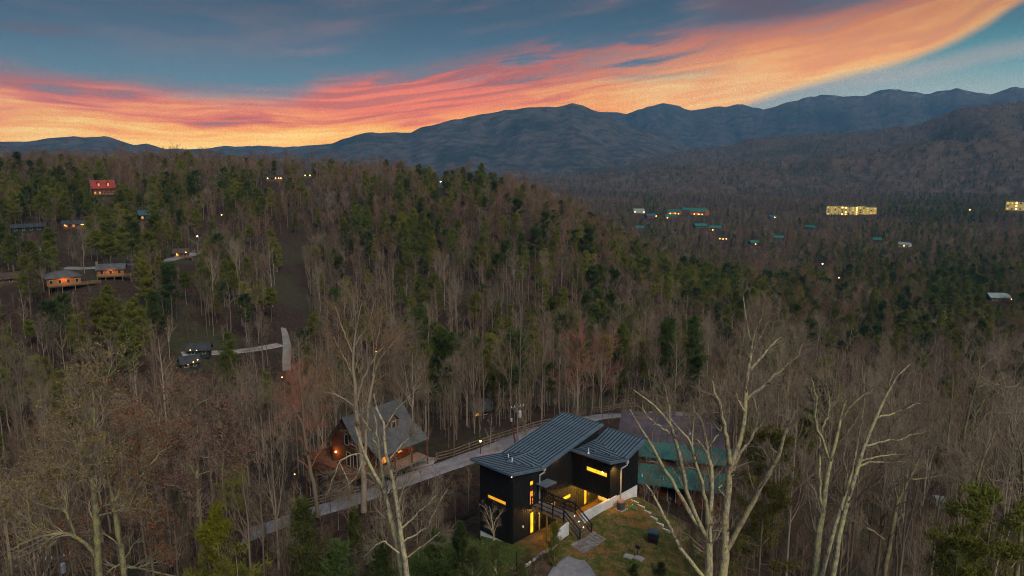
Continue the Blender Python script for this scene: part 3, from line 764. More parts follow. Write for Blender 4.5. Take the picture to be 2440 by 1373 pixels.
def cricket(par, tri, ridge, vstep=0.42, sgn=1):
    a, p, q = [np.array(x, float) for x in tri]
    MB().slab([a, p, q] if np.cross(p - a, q - a)[2] > 0 else [a, q, p], 0.03).build('valley_panel', ROOFM, par)
    s = MB(); k = max(3, int(np.linalg.norm(p - q) / vstep))
    for i in range(1, k):
        e = p + (q - p) * i / k                       # seams run from the cricket ridge down to the valley line
        base0, base1 = (a, p) if i < k / 2 else (a, q)
        tt_ = 1 - abs(2 * i / k - 1)
        g = base1 + (a - base1) * tt_
        s.bar(e + np.array([0, 0, .03]), g + np.array([0, 0, .03]), 0.06, 0.06)
    s.build('valley_seams', SEAMM, par)
P_, Q_ = (-2.63, 5.6, MA(5.6) + .10), (-2.67, 2.05, LE(2.05) + .10)
cricket(roof, ((-5.2, 3.88, 6.60), P_, Q_), 1)
cricket(roof, ((0.2, 3.92, 6.60), P_, Q_), 1)
MB().bar(np.array(P_) + [0, 0.1, .05], np.array(Q_) + [0, -.1, .05], 0.18, 0.10).build('ridge_cap', ROOFM, roof)
cricket(roof2, ((5.0, 11.3, 6.62), (0.06, 12.5, BKW(12.5) + .10), (0.06, 9.9, FRW(9.9) + .10)), 1)
for u, v, f in ((-3.45, 3.0, LE), (-2.46, 2.5, LE), (1.9, 9.15, FRW)):
    z = f(v)
    MB().tube([(u, v, z), (u, v, z + .55)], .055, 10).tube([(u, v, z), (u, v, z + .2)], [.14, .06], 10).build('vent_pipe', PVC, house)
# trim along the roof edges
for par, pts in ((roof, [(-5.32, -.52, LE(-.5)), (.32, -.52, LE(-.5)), (.32, 3.9, 6.53), (.32, 13.74, MA(13.74)), (-5.32, 13.74, MA(13.74)), (-5.32, 3.9, 6.53), (-5.32, -.52, LE(-.5))]),
                 (roof2, [(.03, 8.58, FRW(8.6)), (5.07, 8.58, FRW(8.6)), (5.07, 11.3, 6.55), (5.07, 14.77, BKW(14.77)), (.03, 14.77, BKW(14.77))])):
    f = MB()
    for p, q in zip(pts[:-1], pts[1:]): f.bar(np.array(p) + [0, 0, -.04], np.array(q) + [0, 0, -.04], 0.06, 0.24)
    f.build('fascia', ROOFM, par)
# scupper boxes and downspouts
for (u, v, zt, zb) in ((0.16, 3.72, 6.2, 0.1), (4.92, 10.72, 6.1, 2.3)):
    d = MB()
    s_ = 0.55 if u < 1 else 0.85
    d.box(u - .02, u + .16, v + s_ - .16, v + s_ + .16, zt, zt + .3)
    d.bar((u + .05, v + s_, zt + .05), (u + .05, v + s_, zt - .2), .1).bar((u + .05, v + s_, zt - .18), (u - .05, v, zt - .34), .1).bar((u - .05, v, zt - .30), (u - .05, v, zb), .1)
    d.build('downspout', GUTT, house)
MB().box(0.0, 1.15, 3.35, 5.05, 4.98, 5.06).box(1.13, 1.17, 3.33, 5.07, 4.93, 5.10).build('door_canopy', ROOFM, house)
# corner soffit light and wall light
MB().ball((0.06, -0.22, 6.95), 0.05, 8, 6).build('soffit_light', BULB, house, smooth=True)
MB().box(0.0, 0.12, 1.30, 1.46, 1.22, 1.38).build('electric_box', PVC, house)
MB().box(4.80, 4.92, 8.98, 9.12, 2.86, 3.10).build('meter_box', PVC, house)
# deck and stairs
dk = MB()
for i in range(30): dk.box(0.02 + i * .14, 0.02 + i * .14 + .132, 2.58, 4.32, 2.965, 3.0)
dk.build('deck_boards', DECKW, house, kind='stuff')
MB().box(0.0, 4.22, 2.56, 2.60, 2.70, 2.963).build('deck_beam', WOOD, house)
MB().box(0.0, 4.22, 4.28, 4.32, 2.70, 2.963).build('deck_beam', WOOD, house)
for u in (2.0, 4.05):
    for v in (2.66, 4.24): MB().box(u - .06, u + .06, v - .06, v + .06, -0.1, 2.70).build('deck_post', WOOD, house)
stz = np.linspace(3.0, 1.66, 8)
for i in range(7):
    MB().box(4.22 + i * .272, 4.22 + i * .272 + .29, 2.62, 4.30, stz[i + 1] - .04, stz[i + 1]).build('stair_tread', DECKW, house)
    if i in (0, 2, 4, 6): MB().box(4.225 + i * .272, 4.25 + i * .272, 4.06, 4.13, stz[i + 1] + .05, stz[i + 1] + .11).build('step_light', SPOTL, house)
for v in (2.60, 4.32): MB().bar((4.2, v, 2.80), (6.15, v, 1.44), .05, .28).build('stair_stringer', WOOD, house)
for i, u in enumerate((0.75, 1.75, 2.75, 3.75)): MB().box(u - .03, u + .03, 2.70, 2.76, 3.0, 3.05).build('deck_light', SPOTL, house)
def railing(v, stair_end):
    r = MB()
    for u in (0.06, 1.40, 2.80, 4.16): r.box(u - .05, u + .05, v - .05, v + .05, 2.75, 4.0)
    ue, ze = 6.12, 1.66
    r.box(ue - .05, ue + .05, v - .05, v + .05, ze - .15, ze + 1.0)
    for h in (1.0, .55, .1):
        r.bar((0.06, v, 3.0 + h), (4.16, v, 3.0 + h), .10 if h == 1 else .06)
        r.bar((4.16, v, 3.0 + h), (ue, v, ze + h), .10 if h == 1 else .06)
    return r.build('railing', TRIM, house)
railing(2.60, 0); rl = railing(4.34, 0)
bl = MB()
for u in np.arange(0.2, 4.1, .13): bl.box(u - .012, u + .012, 4.33, 4.35, 3.1, 4.0)
bl.build('balusters', TRIM, house, kind='stuff')
# warm lamp under the wing (it lights the patio and the lawn edge)
lampd = bpy.data.lights.new('patio_lamp_light', 'POINT'); lampd.energy = 700; lampd.color = (1.0, 0.52, 0.07); lampd.shadow_soft_size = 0.12
lo = bpy.data.objects.new('patio_lamp_light', lampd); lo.location = (2.2, 11.2, 2.72); COL.objects.link(lo); lo.parent = house
MB().tube([(2.2, 11.2, 2.9), (2.2, 11.2, 3.0)], .12, 10).build('patio_lamp', BULB, house)
lampd = bpy.data.lights.new('lawn_fill_spot', 'SPOT'); lampd.energy = 420; lampd.color = (1.0, 0.50, 0.09); lampd.shadow_soft_size = 0.1; lampd.spot_size = radians(95); lampd.spot_blend = 0.8  # added spot, no such lamp is seen: it warms the lawn below the wing
lo = bpy.data.objects.new('lawn_fill_light', lampd); lo.location = (5.25, 9.3, 6.55); lo.rotation_euler = (radians(10), radians(20), 0); COL.objects.link(lo); lo.parent = house
MB().box(4.95, 5.2, 9.2, 9.4, 6.62, 6.74).build('lawn_fill_box', TRIM, house)  # made-up housing for the added lawn light
lampd = bpy.data.lights.new('wall_lamp_light', 'POINT'); lampd.energy = 20; lampd.color = (1.0, 0.42, 0.12); lampd.shadow_soft_size = 0.06
lo = bpy.data.objects.new('wall_lamp_light', lampd); lo.location = (0.22, 6.3, 6.72); COL.objects.link(lo); lo.parent = house
MB().box(0.0, 0.12, 6.2, 6.4, 6.74, 6.86).build('wall_lamp', TRIM, house)
lampd = bpy.data.lights.new('entry_lamp_light', 'POINT'); lampd.energy = 130; lampd.color = (1.0, 0.50, 0.10); lampd.shadow_soft_size = 0.08
lo = bpy.data.objects.new('entry_lamp_light', lampd); lo.location = (0.9, 3.1, 2.55); COL.objects.link(lo); lo.parent = house
MB().tube([(0.9, 3.1, 2.62), (0.9, 3.1, 2.70)], .08, 8).build('entry_lamp', BULB, house)

MB().box(3.75, 3.95, 9.9, 12.9, -.1, 2.55).build('patio_wall', WHITE, house)

# ------------------------------------------------------------------ retaining walls, pavers and yard things
def local_thing(name, u, v, z, label, cat, rz=0.0, group=None):
    p = hw(u, v, z); return empty(name, tuple(p), HR + rz, label, cat, group)
MB().prism([(2.62 + 1.72, 3.10), (10.05, 3.10), (10.05, -.4), (2.62 + 1.72, -.4)], 'x', 4.66, 4.88).build('retaining_wall', WHITE, None, tuple(HO), HR)
tag(bpy.data.objects['retaining_wall'], 'tall white parapet wall between the patio and the lawn', 'wall')
tag(MB().prism([(0.3, 2.55), (2.54, 3.02), (2.54, -.4), (0.3, -.4)], 'x', 4.66, 4.86).build('retaining_wall', WHITE, None, tuple(HO), HR), 'short white wall under the deck stairs', 'wall')
lowall = local_thing('edging_wall', 4.76, -2.1, 1.4, 'low broken line of white stones beside the driveway', 'wall')
rg = random.Random(4)
STONEW = mat('pale_field_stone', (0.40, 0.39, 0.37), 0.9, 0.4, 3.0, (0.24, 0.235, 0.22), rnd=.25)
v = -1.9
while v < 1.9:
    ln = rg.uniform(.16, .42); s = rg.uniform(.06, .13); z = -.22 + (v + 1.9) * .11 + rg.uniform(-.05, .05); x = rg.uniform(-.07, .07)
    MB().hexa([(x - s, v, -.5), (x + s, v + .03, -.5), (x + s * .9, v + ln, -.5), (x - s, v + ln * .95, -.5), (x - s * .7, v + .04, z), (x + s * .7, v + .06, z - .04), (x + s * .6, v + ln * .88, z + .03), (x - s * .7, v + ln * .85, z)]).build('stone', STONEW, lowall)
    v += ln + rg.choice((.03, .06, .22))
MB().box(-.9, -.84, -1.5, -1.44, -1.4, .8).build('post', TRIM, lowall)
pav = local_thing('paver_path', 6.75, 2.9, 1.60, 'grey stone pavers at the foot of the deck stairs', 'paving')
PAV = mat('grey_paver', (0.27, 0.245, 0.225), 0.9, 0.25, 1.5, (0.20, 0.185, 0.17), bump=0.3, bscale=14, rnd=0.18)
yv = -1.75
r = random.Random(8)
while yv < 1.6:
    hh = r.choice((.30, .36, .42)); xu = -0.62
    while xu < 0.75:
        ww_ = r.choice((.38, .46, .55))
        if xu + ww_ > 0.92: ww_ = 0.92 - xu
        if ww_ > .12:
            zz = Hs(*(hw(6.75 + xu + ww_ / 2, 2.9 + yv + hh / 2))[:2]) - 1.60 + .085 + r.uniform(0, .012)
            MB().box(xu + .018, xu + ww_ - .018, yv + .018, yv + hh - .018, zz - .1, zz).build('paver', PAV, pav)
        xu += ww_
    yv += hh
# air conditioner
GREY = mat('grey_metal_casing', (0.16, 0.155, 0.15), 0.6, 0.2, 3.0)
ac = local_thing('air_conditioner', 5.75, 9.55, Hs(*hw(5.75, 9.55)[:2]) + .04, 'grey air conditioner unit on the lawn by the white wall', 'air conditioner')
MB().box(-.5, .5, -.5, .5, -.15, .05).build('pad', CONC, ac)
bd = MB(); bd.tube([(0, 0, .05), (0, 0, .12), (0, 0, .85), (0, 0, .9)], [.40, .42, .42, .36], 20); bd = bd.build('casing', GREY, ac)
MB().tube([(0, 0, .9), (0, 0, .93)], .35, 20).build('fan_grille', mat('rusty_red_grille', (0.30, 0.16, 0.12), .7), ac)
lv = MB()
for k in range(7): lv.tube([(0, 0, .18 + k * .09), (0, 0, .21 + k * .09)], .432, 20)
lv.build('louvres', TRIM, ac)
# hose
TEAL = mat('teal_hose', (0.03, 0.30, 0.20), .5)
hs = local_thing('garden_hose', 6.35, 10.75, Hs(*hw(6.35, 10.75)[:2]) + .05, 'coiled teal garden hose beside the air conditioner', 'hose')
c = MB(); c.tube([(.26 * cos(t) * (1 + .04 * sin(t * .37)), .26 * sin(t), .03 + t * .006) for t in np.linspace(0, 8 * pi, 80)], .022, 6); c.build('coil', TEAL, hs)
MB().tube([(-.1, .2, .2), (-.4, .5, .12)], .03, 6).build('nozzle', PVC, hs)
# stepped white blocks along the back of the lawn
bl_root = local_thing('stepped_blocks', 5.2, 13.0, 1.6, 'stepped row of white concrete blocks along the lawn edge', 'wall')
for i in range(6):
    x = i * 0.95; z = Hs(*hw(5.4 + x, 12.2 - i * .35)[:2]) - 1.6
    MB().box(x - .05, x + .84, -.86 - i * .32, -.70 - i * .32, z - .4, z + .06).build('block', WHITE, bl_root)
# smoker grill
gz = Hs(*hw(11.05, 7.3)[:2]) + .04
gr = local_thing('grill', 11.05, 7.3, gz, 'dark smoker grill with a blue lid on the lawn', 'grill', 0.35)
BLUE = mat('faded_blue_lid', (0.045, 0.10, 0.17), .5, .2, 3)
RUST = mat('dark_rusty_steel', (0.035, 0.022, 0.020), .7, .4, 4)
for x in (-.38, .38):
    for y in (-.24, .24): MB().box(x - .03, x + .03, y - .03, y + .03, -.05, .5).build('leg', RUST, gr)
MB().box(-.46, .46, -.32, .32, .42, .98).build('firebox', RUST, gr)
l = MB(); l.prism([(-.36 + .0, .98)] + [(.36 * -cos(t), .985 + .24 * sin(t)) for t in np.linspace(0, pi, 9)], 'x', -.48, .48); l.build('lid', BLUE, gr)
MB().tube([(-.3, -.38, 1.1), (.3, -.38, 1.1)], .02, 6).build('handle', TRIM, gr)
MB().box(-.4, .4, -.3, .3, .12, .15).build('shelf', RUST, gr)
# concrete lids with a spotlight
for (u, v, rz, lab, sc) in ((10.75, 3.75, .2, 'square concrete lid lying in the grass beside the spotlight', 1.0), (11.6, 4.15, .05, 'long concrete lid lying in the grass under the spotlight', 1.05)):
    z = Hs(*hw(u, v)[:2])
    o = MB().hexa([(-.42 * sc, -.36, -.1), (.42 * sc, -.36, -.1), (.42 * sc, .36, -.1), (-.42 * sc, .36, -.1), (-.40 * sc, -.34, .12), (.40 * sc, -.34, .12), (.40 * sc, .34, .12), (-.40 * sc, .34, .12)]).build('concrete_lid', CONC, None, tuple(hw(u, v, z)), HR + rz)
    tag(o, lab, 'concrete lid')
z = Hs(*hw(11.2, 4.5)[:2])
sp = local_thing('spotlight', 11.25, 4.45, z, 'small dark spotlight on a stake beside the concrete lids', 'spotlight')
MB().tube([(0, 0, -.1), (0, 0, .75)], .03, 6).build('stake', TRIM, sp)
MB().box(-.2, .2, -.1, .1, .72, 1.02).build('lamp_head', TRIM, sp)

# ------------------------------------------------------------------ neighbouring cabins
SHING = mat('grey_green_shingle', (0.092, 0.094, 0.098), 0.9, 0.3, 0.8, (0.066, 0.070, 0.072), bump=0.4, bscale=5, detail=8)
LOGR = mat('red_brown_log', (0.155, 0.060, 0.026), 0.8, 0.35, 0.8, (0.095, 0.036, 0.018), bump=0.3, bscale=3, stretch=(1, 1, 5))
LOGO = mat('orange_log', (0.34, 0.14, 0.035), 0.8, 0.35, 0.8, (0.24, 0.095, 0.028), bump=0.3, bscale=3, stretch=(1, 1, 5))
TEALS = mat('teal_shingle', (0.034, 0.120, 0.106), 0.95, 0.35, 0.5, (0.024, 0.080, 0.074), bump=0.5, bscale=3.0, detail=9)
PURP = mat('purple_grey_shingle', (0.082, 0.068, 0.082), 0.95, 0.3, 0.35, (0.054, 0.046, 0.056), bump=0.4, bscale=4, detail=9)
TRW = mat('cream_trim', (0.50, 0.46, 0.38), 0.7, 0.1, 2.0)
STONE = mat('brown_stone', (0.12, 0.10, 0.085), 0.9, 0.5, 1.5, bump=0.6, bscale=4)

def part_window(parent, axis, face, out, a0, a1, z0, z1, glass, trim=TRW, fr=0.08):
    f = MB(); lo, hi = sorted((face + out * 0.06, face - out * 0.02))
    def bx(m_, p0, p1, q0, q1, l, h): m_.box(p0, p1, l, h, q0, q1) if axis == 'y' else m_.box(l, h, p0, p1, q0, q1)
    bx(f, a0, a1, z0, z0 + fr, lo, hi); bx(f, a0, a1, z1 - fr, z1, lo, hi); bx(f, a0, a0 + fr, z0 + fr, z1 - fr, lo, hi); bx(f, a1 - fr, a1, z0 + fr, z1 - fr, lo, hi)
    w = f.build('window', trim, parent)
    g = MB(); l, h = sorted((face + out * 0.03, face + out * 0.004)); bx(g, a0 + fr, a1 - fr, z0 + fr, z1 - fr, l, h)
    g.build('pane', glass, w)
    return w

def amber_light(parent, loc, energy, color=(1.0, 0.36, 0.07)):
    d = bpy.data.lights.new('porch_lamp_light', 'POINT'); d.energy = energy; d.color = color; d.shadow_soft_size = 0.15
    o = bpy.data.objects.new('porch_lamp_light', d); o.location = loc; COL.objects.link(o); o.parent = parent

def log_courses(mb, axis, c0, c1, a0, a1, z0, z1, d=0.26):
    k = max(1, int((z1 - z0) / d)); h = (z1 - z0) / k
    for i in range(k):
        lo, hi = z0 + i * h + .012, z0 + (i + 1) * h - .012
        mb.box(a0, a1, c0, c1, lo, hi) if axis == 'y' else mb.box(c0, c1, a0, a1, lo, hi)
    return mb

# brown chalet by the road
CR = -radians(39.3); cb = np.array([-22.07, 94.31, 0.0]); zb = -6.6
ch = empty('chalet_cabin', (cb[0], cb[1], zb), CR, 'brown steep-roofed cabin with a dormer and a timber deck beside the road', 'cabin')
q = lambda z: z - zb
MB().prism([(-3.2, q(-4.2)), (2.9, q(-4.2)), (2.9, q(-.55)), (0, q(2.75)), (-3.2, q(-.9))], 'y', 0.45, 0.65).build('wall', LOGR, ch)
MB().prism([(-3.2, q(-4.2)), (2.9, q(-4.2)), (2.9, q(-.55)), (0, q(2.75)), (-3.2, q(-.9))], 'y', 9.4, 9.6).build('wall', LOGR, ch)
MB().box(2.7, 2.9, .65, 9.4, q(-4.2), q(-.6)).build('wall', LOGR, ch)
MB().box(-3.2, -3.0, .65, 9.4, q(-4.2), q(-1.0)).build('wall', LOGR, ch)
MB().box(-3.0, 2.7, .7, 9.3, q(-6.9), q(-4.25)).build('basement', STONE, ch)
MB().slab([(0, -.3, q(3.0)), (2.75, -.3, q(-.15)), (2.75, 10, q(-.15)), (0, 10, q(3.0))], .14).build('roof', SHING, ch)
MB().slab([(2.76, 1.2, q(-.18)), (5.3, 1.2, q(-1.7)), (5.3, 10.3, q(-1.7)), (2.76, 10.3, q(-.18))], .12).build('porch_roof', SHING, ch)
MB().slab([(-3.7, -.3, q(-1.25)), (-.005, -.3, q(3.0)), (-.005, 10, q(3.0)), (-3.7, 10, q(-1.25))], .14).build('roof', SHING, ch)
for y in (1.4, 4.2, 7.2, 10.1): MB().box(5.05, 5.2, y - .08, y + .08, q(-6.4), q(-1.62)).build('porch_post', LOGR, ch)
MB().box(2.92, 5.3, 1.0, 10.2, q(-4.5), q(-4.3)).build('porch_floor', DECKW, ch)
dm = MB(); dm.box(0.9, 2.35, 5.75, 7.35, q(-.2), q(1.25)); dm.prism([(5.75, q(1.252)), (7.35, q(1.252)), (6.55, q(2.0))], 'x', 0.6, 2.35); dm = dm.build('dormer', LOGR, ch)
MB().slab([(.2, 6.55, q(2.2)), (2.6, 6.55, q(2.2)), (2.6, 5.5, q(1.2)), (.2, 5.5, q(1.2))][::-1], .1).slab([(.2, 6.56, q(2.2)), (2.6, 6.56, q(2.2)), (2.6, 7.6, q(1.2)), (.2, 7.6, q(1.2))], .1).build('dormer_roof', SHING, dm)
part_window(ch, 'x', 2.35, 1, 6.15, 6.95, q(.05), q(1.15), DARKG)
part_window(ch, 'y', 0.45, -1, -.5, .35, q(-1.0), q(.5), DARKG)
part_window(ch, 'y', 0.45, -1, 1.2, 2.0, q(-3.9), q(-1.9), DARKG)
part_window(ch, 'y', 0.45, -1, -.2, .6, q(-3.9), q(-1.9), DARKG)
part_window(ch, 'x', 2.9, 1, 6.6, 7.4, q(-3.4), q(-2.0), GLOWO)
part_window(ch, 'x', 2.9, 1, 3.6, 4.6, q(-4.0), q(-2.0), GLOWO)
MB().slab([(-3.0, -2.6, q(-4.0)), (3.8, -2.6, q(-4.0)), (3.8, .4, q(-4.0)), (-3.0, .4, q(-4.0))], .2).slab([(-5.4, -2.6, q(-4.001)), (-3.01, -2.6, q(-4.001)), (-3.01, 6, q(-4.001)), (-5.4, 6, q(-4.001))], .2).build('deck', LOGR, ch)
for i, (x, y) in enumerate([(-5.3, -2.5), (-3.0, -2.5), (-.6, -2.5), (1.6, -2.5), (3.7, -2.5), (-5.3, 1), (-5.3, 5.8), (3.7, .3)]):
    MB().box(x - .09, x + .09, y - .09, y + .09, q(-9.5), q(-3.0)).build('deck_post', LOGR, ch)
for a, b_ in (((-5.3, -2.55), (3.75, -2.55)), ((-5.35, -2.5), (-5.35, 5.9)), ((3.78, -2.5), (3.78, .4))):
    for z in (-3.0, -3.22, -3.44, -3.66, -3.86): MB().bar((*a, q(z)), (*b_, q(z)), .05, .16).build('deck_rail', LOGR, ch)
MB().ball((-2.3, 0.3, q(-2.5)), .13, 8, 6).build('porch_light', BULBO, ch, smooth=True)
amber_light(ch, (-2.3, 0.0, q(-2.5)), 22)
amber_light(ch, (4.2, 6.8, q(-2.4)), 45)
amber_light(ch, (4.2, 9.4, q(-2.6)), 20)
MB().ball((4.2, 6.8, q(-2.15)), .11, 8, 6).build('porch_light', BULBO, ch, smooth=True)

# log cabin with teal roofs behind the house
LR = -atan2(0.31, 1.0); lb = np.array([16.0, 90.0, 0.0]); zl = -7.4
lc = empty('log_cabin', (lb[0] + 3, lb[1] - 1, zl), LR, 'log cabin with teal shingle lower roofs under a purple-grey main roof', 'cabin')
q = lambda z: z - zl
x0, x1 = -6.5, 8.2
log_courses(MB(), 'y', 1.2, 1.4, x0, x1 - 1, q(-7.6), q(-4.25)).build('wall', LOGR, lc)
log_courses(MB(), 'y', 3.05, 3.25, x0, x1 - 1, q(-2.75), q(-1.42)).build('wall', LOGR, lc)
MB().box(x0, x1 - 1, 3.3, 9.5, q(-7.6), q(-1.45)).build('wall', LOGR, lc)
MB().slab([(x0 - .5, 0, q(-4.15)), (x1, 0, q(-4.15)), (x1, 3.1, q(-2.7)), (x0 - .5, 3.1, q(-2.7))], .14).build('lower_roof', TEALS, lc)
MB().slab([(x0 - .5, 2.5, q(-1.55)), (x1, 2.5, q(-1.55)), (x1, 5.1, q(-.42)), (x0 - .5, 5.1, q(-.42))], .14).build('middle_roof', TEALS, lc)
MB().slab([(x0 - .3, 5.0, q(-.62)), (x1 - .7, 5.0, q(-.62)), (x1 - .7, 8.9, q(2.15)), (x0 - .3, 8.9, q(2.15))], .16).build('roof', PURP, lc)
MB().slab([(x0 - .3, 8.91, q(2.15)), (x1 - .7, 8.91, q(2.15)), (x1 - .7, 12.4, q(-.9)), (x0 - .3, 12.4, q(-.9))], .16).build('roof', PURP, lc)
MB().prism([(5.1, q(-1.4)), (12.1, q(-1.4)), (12.1, q(-.85)), (8.9, q(1.95)), (5.1, q(-.75))], 'x', x0, x0 + .2).build('gable', LOGR, lc)
MB().prism([(5.1, q(-1.4)), (12.1, q(-1.4)), (12.1, q(-.85)), (8.9, q(1.95)), (5.1, q(-.75))], 'x', x1 - 1.2, x1 - 1.0).build('gable', LOGR, lc)
MB().box(x0 + .1, x1 - 1.1, 9.55, 12, q(-7.6), q(-1.45)).build('wall', LOGR, lc)
for a0, a1 in ((-2.6, -1.75), (-1.65, -.8)): part_window(lc, 'y', 3.05, -1, a0, a1, q(-2.4), q(-1.62), DARKG, fr=.09)
part_window(lc, 'y', 1.2, -1, -2.2, -1.2, q(-6.2), q(-4.8), DARKG)
part_window(lc, 'y', 1.2, -1, .4, 1.5, q(-7.0), q(-4.8), DARKG)
for x in (-2.6, .1, 3.0): MB().tube([(x - .2, .9, q(-3.7)), (x - .2, .9, q(-3.35))], .06, 8).build('vent_pipe', PVC, lc)
for x, y, z in ((-2.2, 7.4, 1.1), (2.6, 6.6, .5)): MB().tube([(x, y, q(z - .2)), (x, y, q(z + .35))], .06, 8).build('vent_pipe', PVC, lc)
for x in (x0, -2.9, 2.0, x1 - .6): MB().box(x - .09, x + .09, .15, .33, q(-7.6), q(-4.25)).build('porch_post', LOGR, lc)

# ------------------------------------------------------------------ smaller cabins
ROOFS = {'green': mat('green_metal_roof', (0.025, 0.135, 0.105), .55, .2, .5, rnd=.15), 'red': mat('red_metal_roof', (0.30, 0.050, 0.040), .6, .2, .5), 'grey': mat('grey_shingle_roof', (0.10, 0.10, 0.105), .9, .3, .6),
         'brown': mat('brown_shingle_roof', (0.085, 0.058, 0.045), .9, .3, .6), 'dark': mat('dark_shingle_roof', (0.045, 0.052, 0.058), .9, .3, .6), 'blue': mat('blue_metal_roof', (0.03, 0.10, 0.13), .6, .2, .5), 'pale': mat('pale_metal_roof', (0.24, 0.30, 0.29), .6, .2, .5)}
WALLS = {'orange': LOGO, 'log': LOGR, 'white': TRW, 'dark': mat('dark_green_boards', (0.025, 0.035, 0.028), .8), 'tan': mat('tan_boards', (0.24, 0.17, 0.09), .8), 'brown': mat('brown_boards', (0.11, 0.065, 0.035), .8)}
PROTECT = []     # (x0, x1, y0, y1, distance): photo windows that nearer trees leave open

def cabin(name, px, py, wpx, roof, wallk, label, cat='cabin', depth=0.7, hw_=2.6, hr=1.9, turn=0.0, lit=2, glass=None, deck=0.0, chimney=0, dormers=0, stilts=0.0, lamps=(), group=None, Y=None, hip=False, keep=True, glow=0.0, wall_h=1.0):
    P = hit(px, py) if Y is None else at_y(px, py, Y)
    if Y is not None: P = np.array([P[0], P[1], Hs(P[0], P[1])])
    zc = project(P)[2]
    L = wpx * zc / F; W = L * depth
    if L > 13 and group: hw_, hr = hw_ * L / 13, hr * L / 13
    hh = hw_ * wall_h
    rot = -atan2(P[0], P[1]) + turn
    c = empty(name, (P[0], P[1], P[2]), rot, label, cat, group)
    z0 = stilts; z1 = z0 + hh
    MB().box(-L / 2, L / 2, -W / 2, W / 2, z0 - (0.6 if not stilts else 0), z1).build('wall', WALLS[wallk], c)
    if stilts:
        for x in (-L / 2 + .2, 0, L / 2 - .2):
            for y in (-W / 2 + .2, W / 2 - .2): MB().box(x - .12, x + .12, y - .12, y + .12, -3, z0).build('stilt', WALLS['brown'], c)
    ov = .55
    if hip:
        r_ = MB(); e = [(-L / 2 - ov, -W / 2 - ov, z1), (L / 2 + ov, -W / 2 - ov, z1), (L / 2 + ov, W / 2 + ov, z1), (-L / 2 - ov, W / 2 + ov, z1), (-L / 6, 0, z1 + hr), (L / 6, 0, z1 + hr)]
        r_.raw(e, [(0, 1, 5, 4), (1, 2, 5), (2, 3, 4, 5), (3, 0, 4), (3, 2, 1, 0)])
        rf = r_.build('roof', ROOFS[roof], c)
    else:
        MB().prism([(-W / 2, z1 + .002), (W / 2, z1 + .002), (0, z1 + hr - .12)], 'x', -L / 2 + .02, L / 2 - .02).build('gable', WALLS[wallk], c)
        s_ = hr / (W / 2)
        rf = MB().slab([(-L / 2 - ov, -W / 2 - ov, z1 - ov * s_), (L / 2 + ov, -W / 2 - ov, z1 - ov * s_), (L / 2 + ov, 0, z1 + hr), (-L / 2 - ov, 0, z1 + hr)], .15).build('roof', ROOFS[roof], c)
        MB().slab([(-L / 2 - ov, .003, z1 + hr), (L / 2 + ov, .003, z1 + hr), (L / 2 + ov, W / 2 + ov, z1 - ov * s_), (-L / 2 - ov, W / 2 + ov, z1 - ov * s_)], .15).build('roof', ROOFS[roof], c)
    nw = max(2, int(L / 2.4))
    for i in range(nw):
        xc = -L / 2 + L * (i + .5) / nw
        g = (glass or GLOWO) if i < lit else DARKG
        part_window(c, 'y', -W / 2, -1, xc - .5, xc + .5, z0 + .7, z0 + 2.0, g)
    if chimney: MB().box(-L / 2 - .7, -L / 2 - .05, -.6, .5, -.5, z1 + hr + .9).build('chimney', WALLS['tan'], c)
    for k in range(dormers):
        xc = (k - (dormers - 1) / 2) * L * .42; yb = -W / 2 * .78
        d_ = MB().box(xc - .8, xc + .8, yb, 0, z1 + .1, z1 + hr * .62).build('dormer', WALLS[wallk], rf)
        MB().prism([(xc - 1.0, z1 + hr * .62), (xc + 1.0, z1 + hr * .62), (xc, z1 + hr * .98)], 'y', yb - .2, 0).build('dormer_roof', ROOFS[roof], d_)
        part_window(c, 'y', yb, -1, xc - .5, xc + .5, z1 + .25, z1 + hr * .58, GLOWO)
    if deck:
        zd = z0 + .05
        MB().box(-L / 2 + .1, L / 2 + deck, -W / 2 - 2.4, -W / 2 - .02, zd - .2, zd).build('deck', WALLS['brown'], c)
        for x in np.linspace(-L / 2 + .2, L / 2 + deck - .1, 5): MB().box(x - .1, x + .1, -W / 2 - 2.35, -W / 2 - 2.15, -3.5, zd + 1.0).build('deck_post', WALLS['tan'], c)
        for z in (.35, .65, .98): MB().box(-L / 2 + .1, L / 2 + deck, -W / 2 - 2.38, -W / 2 - 2.30, zd + z - .06, zd + z + .06).build('deck_rail', WALLS['tan'], c)
    for i, (fx, fz) in enumerate(lamps):
        r0 = max(.12, zc * 0.00062)
        MB().ball((fx * L / 2, -W / 2 - .35, z0 + fz), r0, 8, 6).build('porch_light', BULBO, c, smooth=True)
    if glow: amber_light(c, (0, -W / 2 - 1.2, z0 + 2.2), glow)
    if keep:
        ex, ey, _ = project(np.array([P[0], P[1], P[2] + z1 + hr]))
        PROTECT.append((px - wpx * .62, px + wpx * .62, ey - 4, py - (py - ey) * .12, P[1] - 4))
    return c

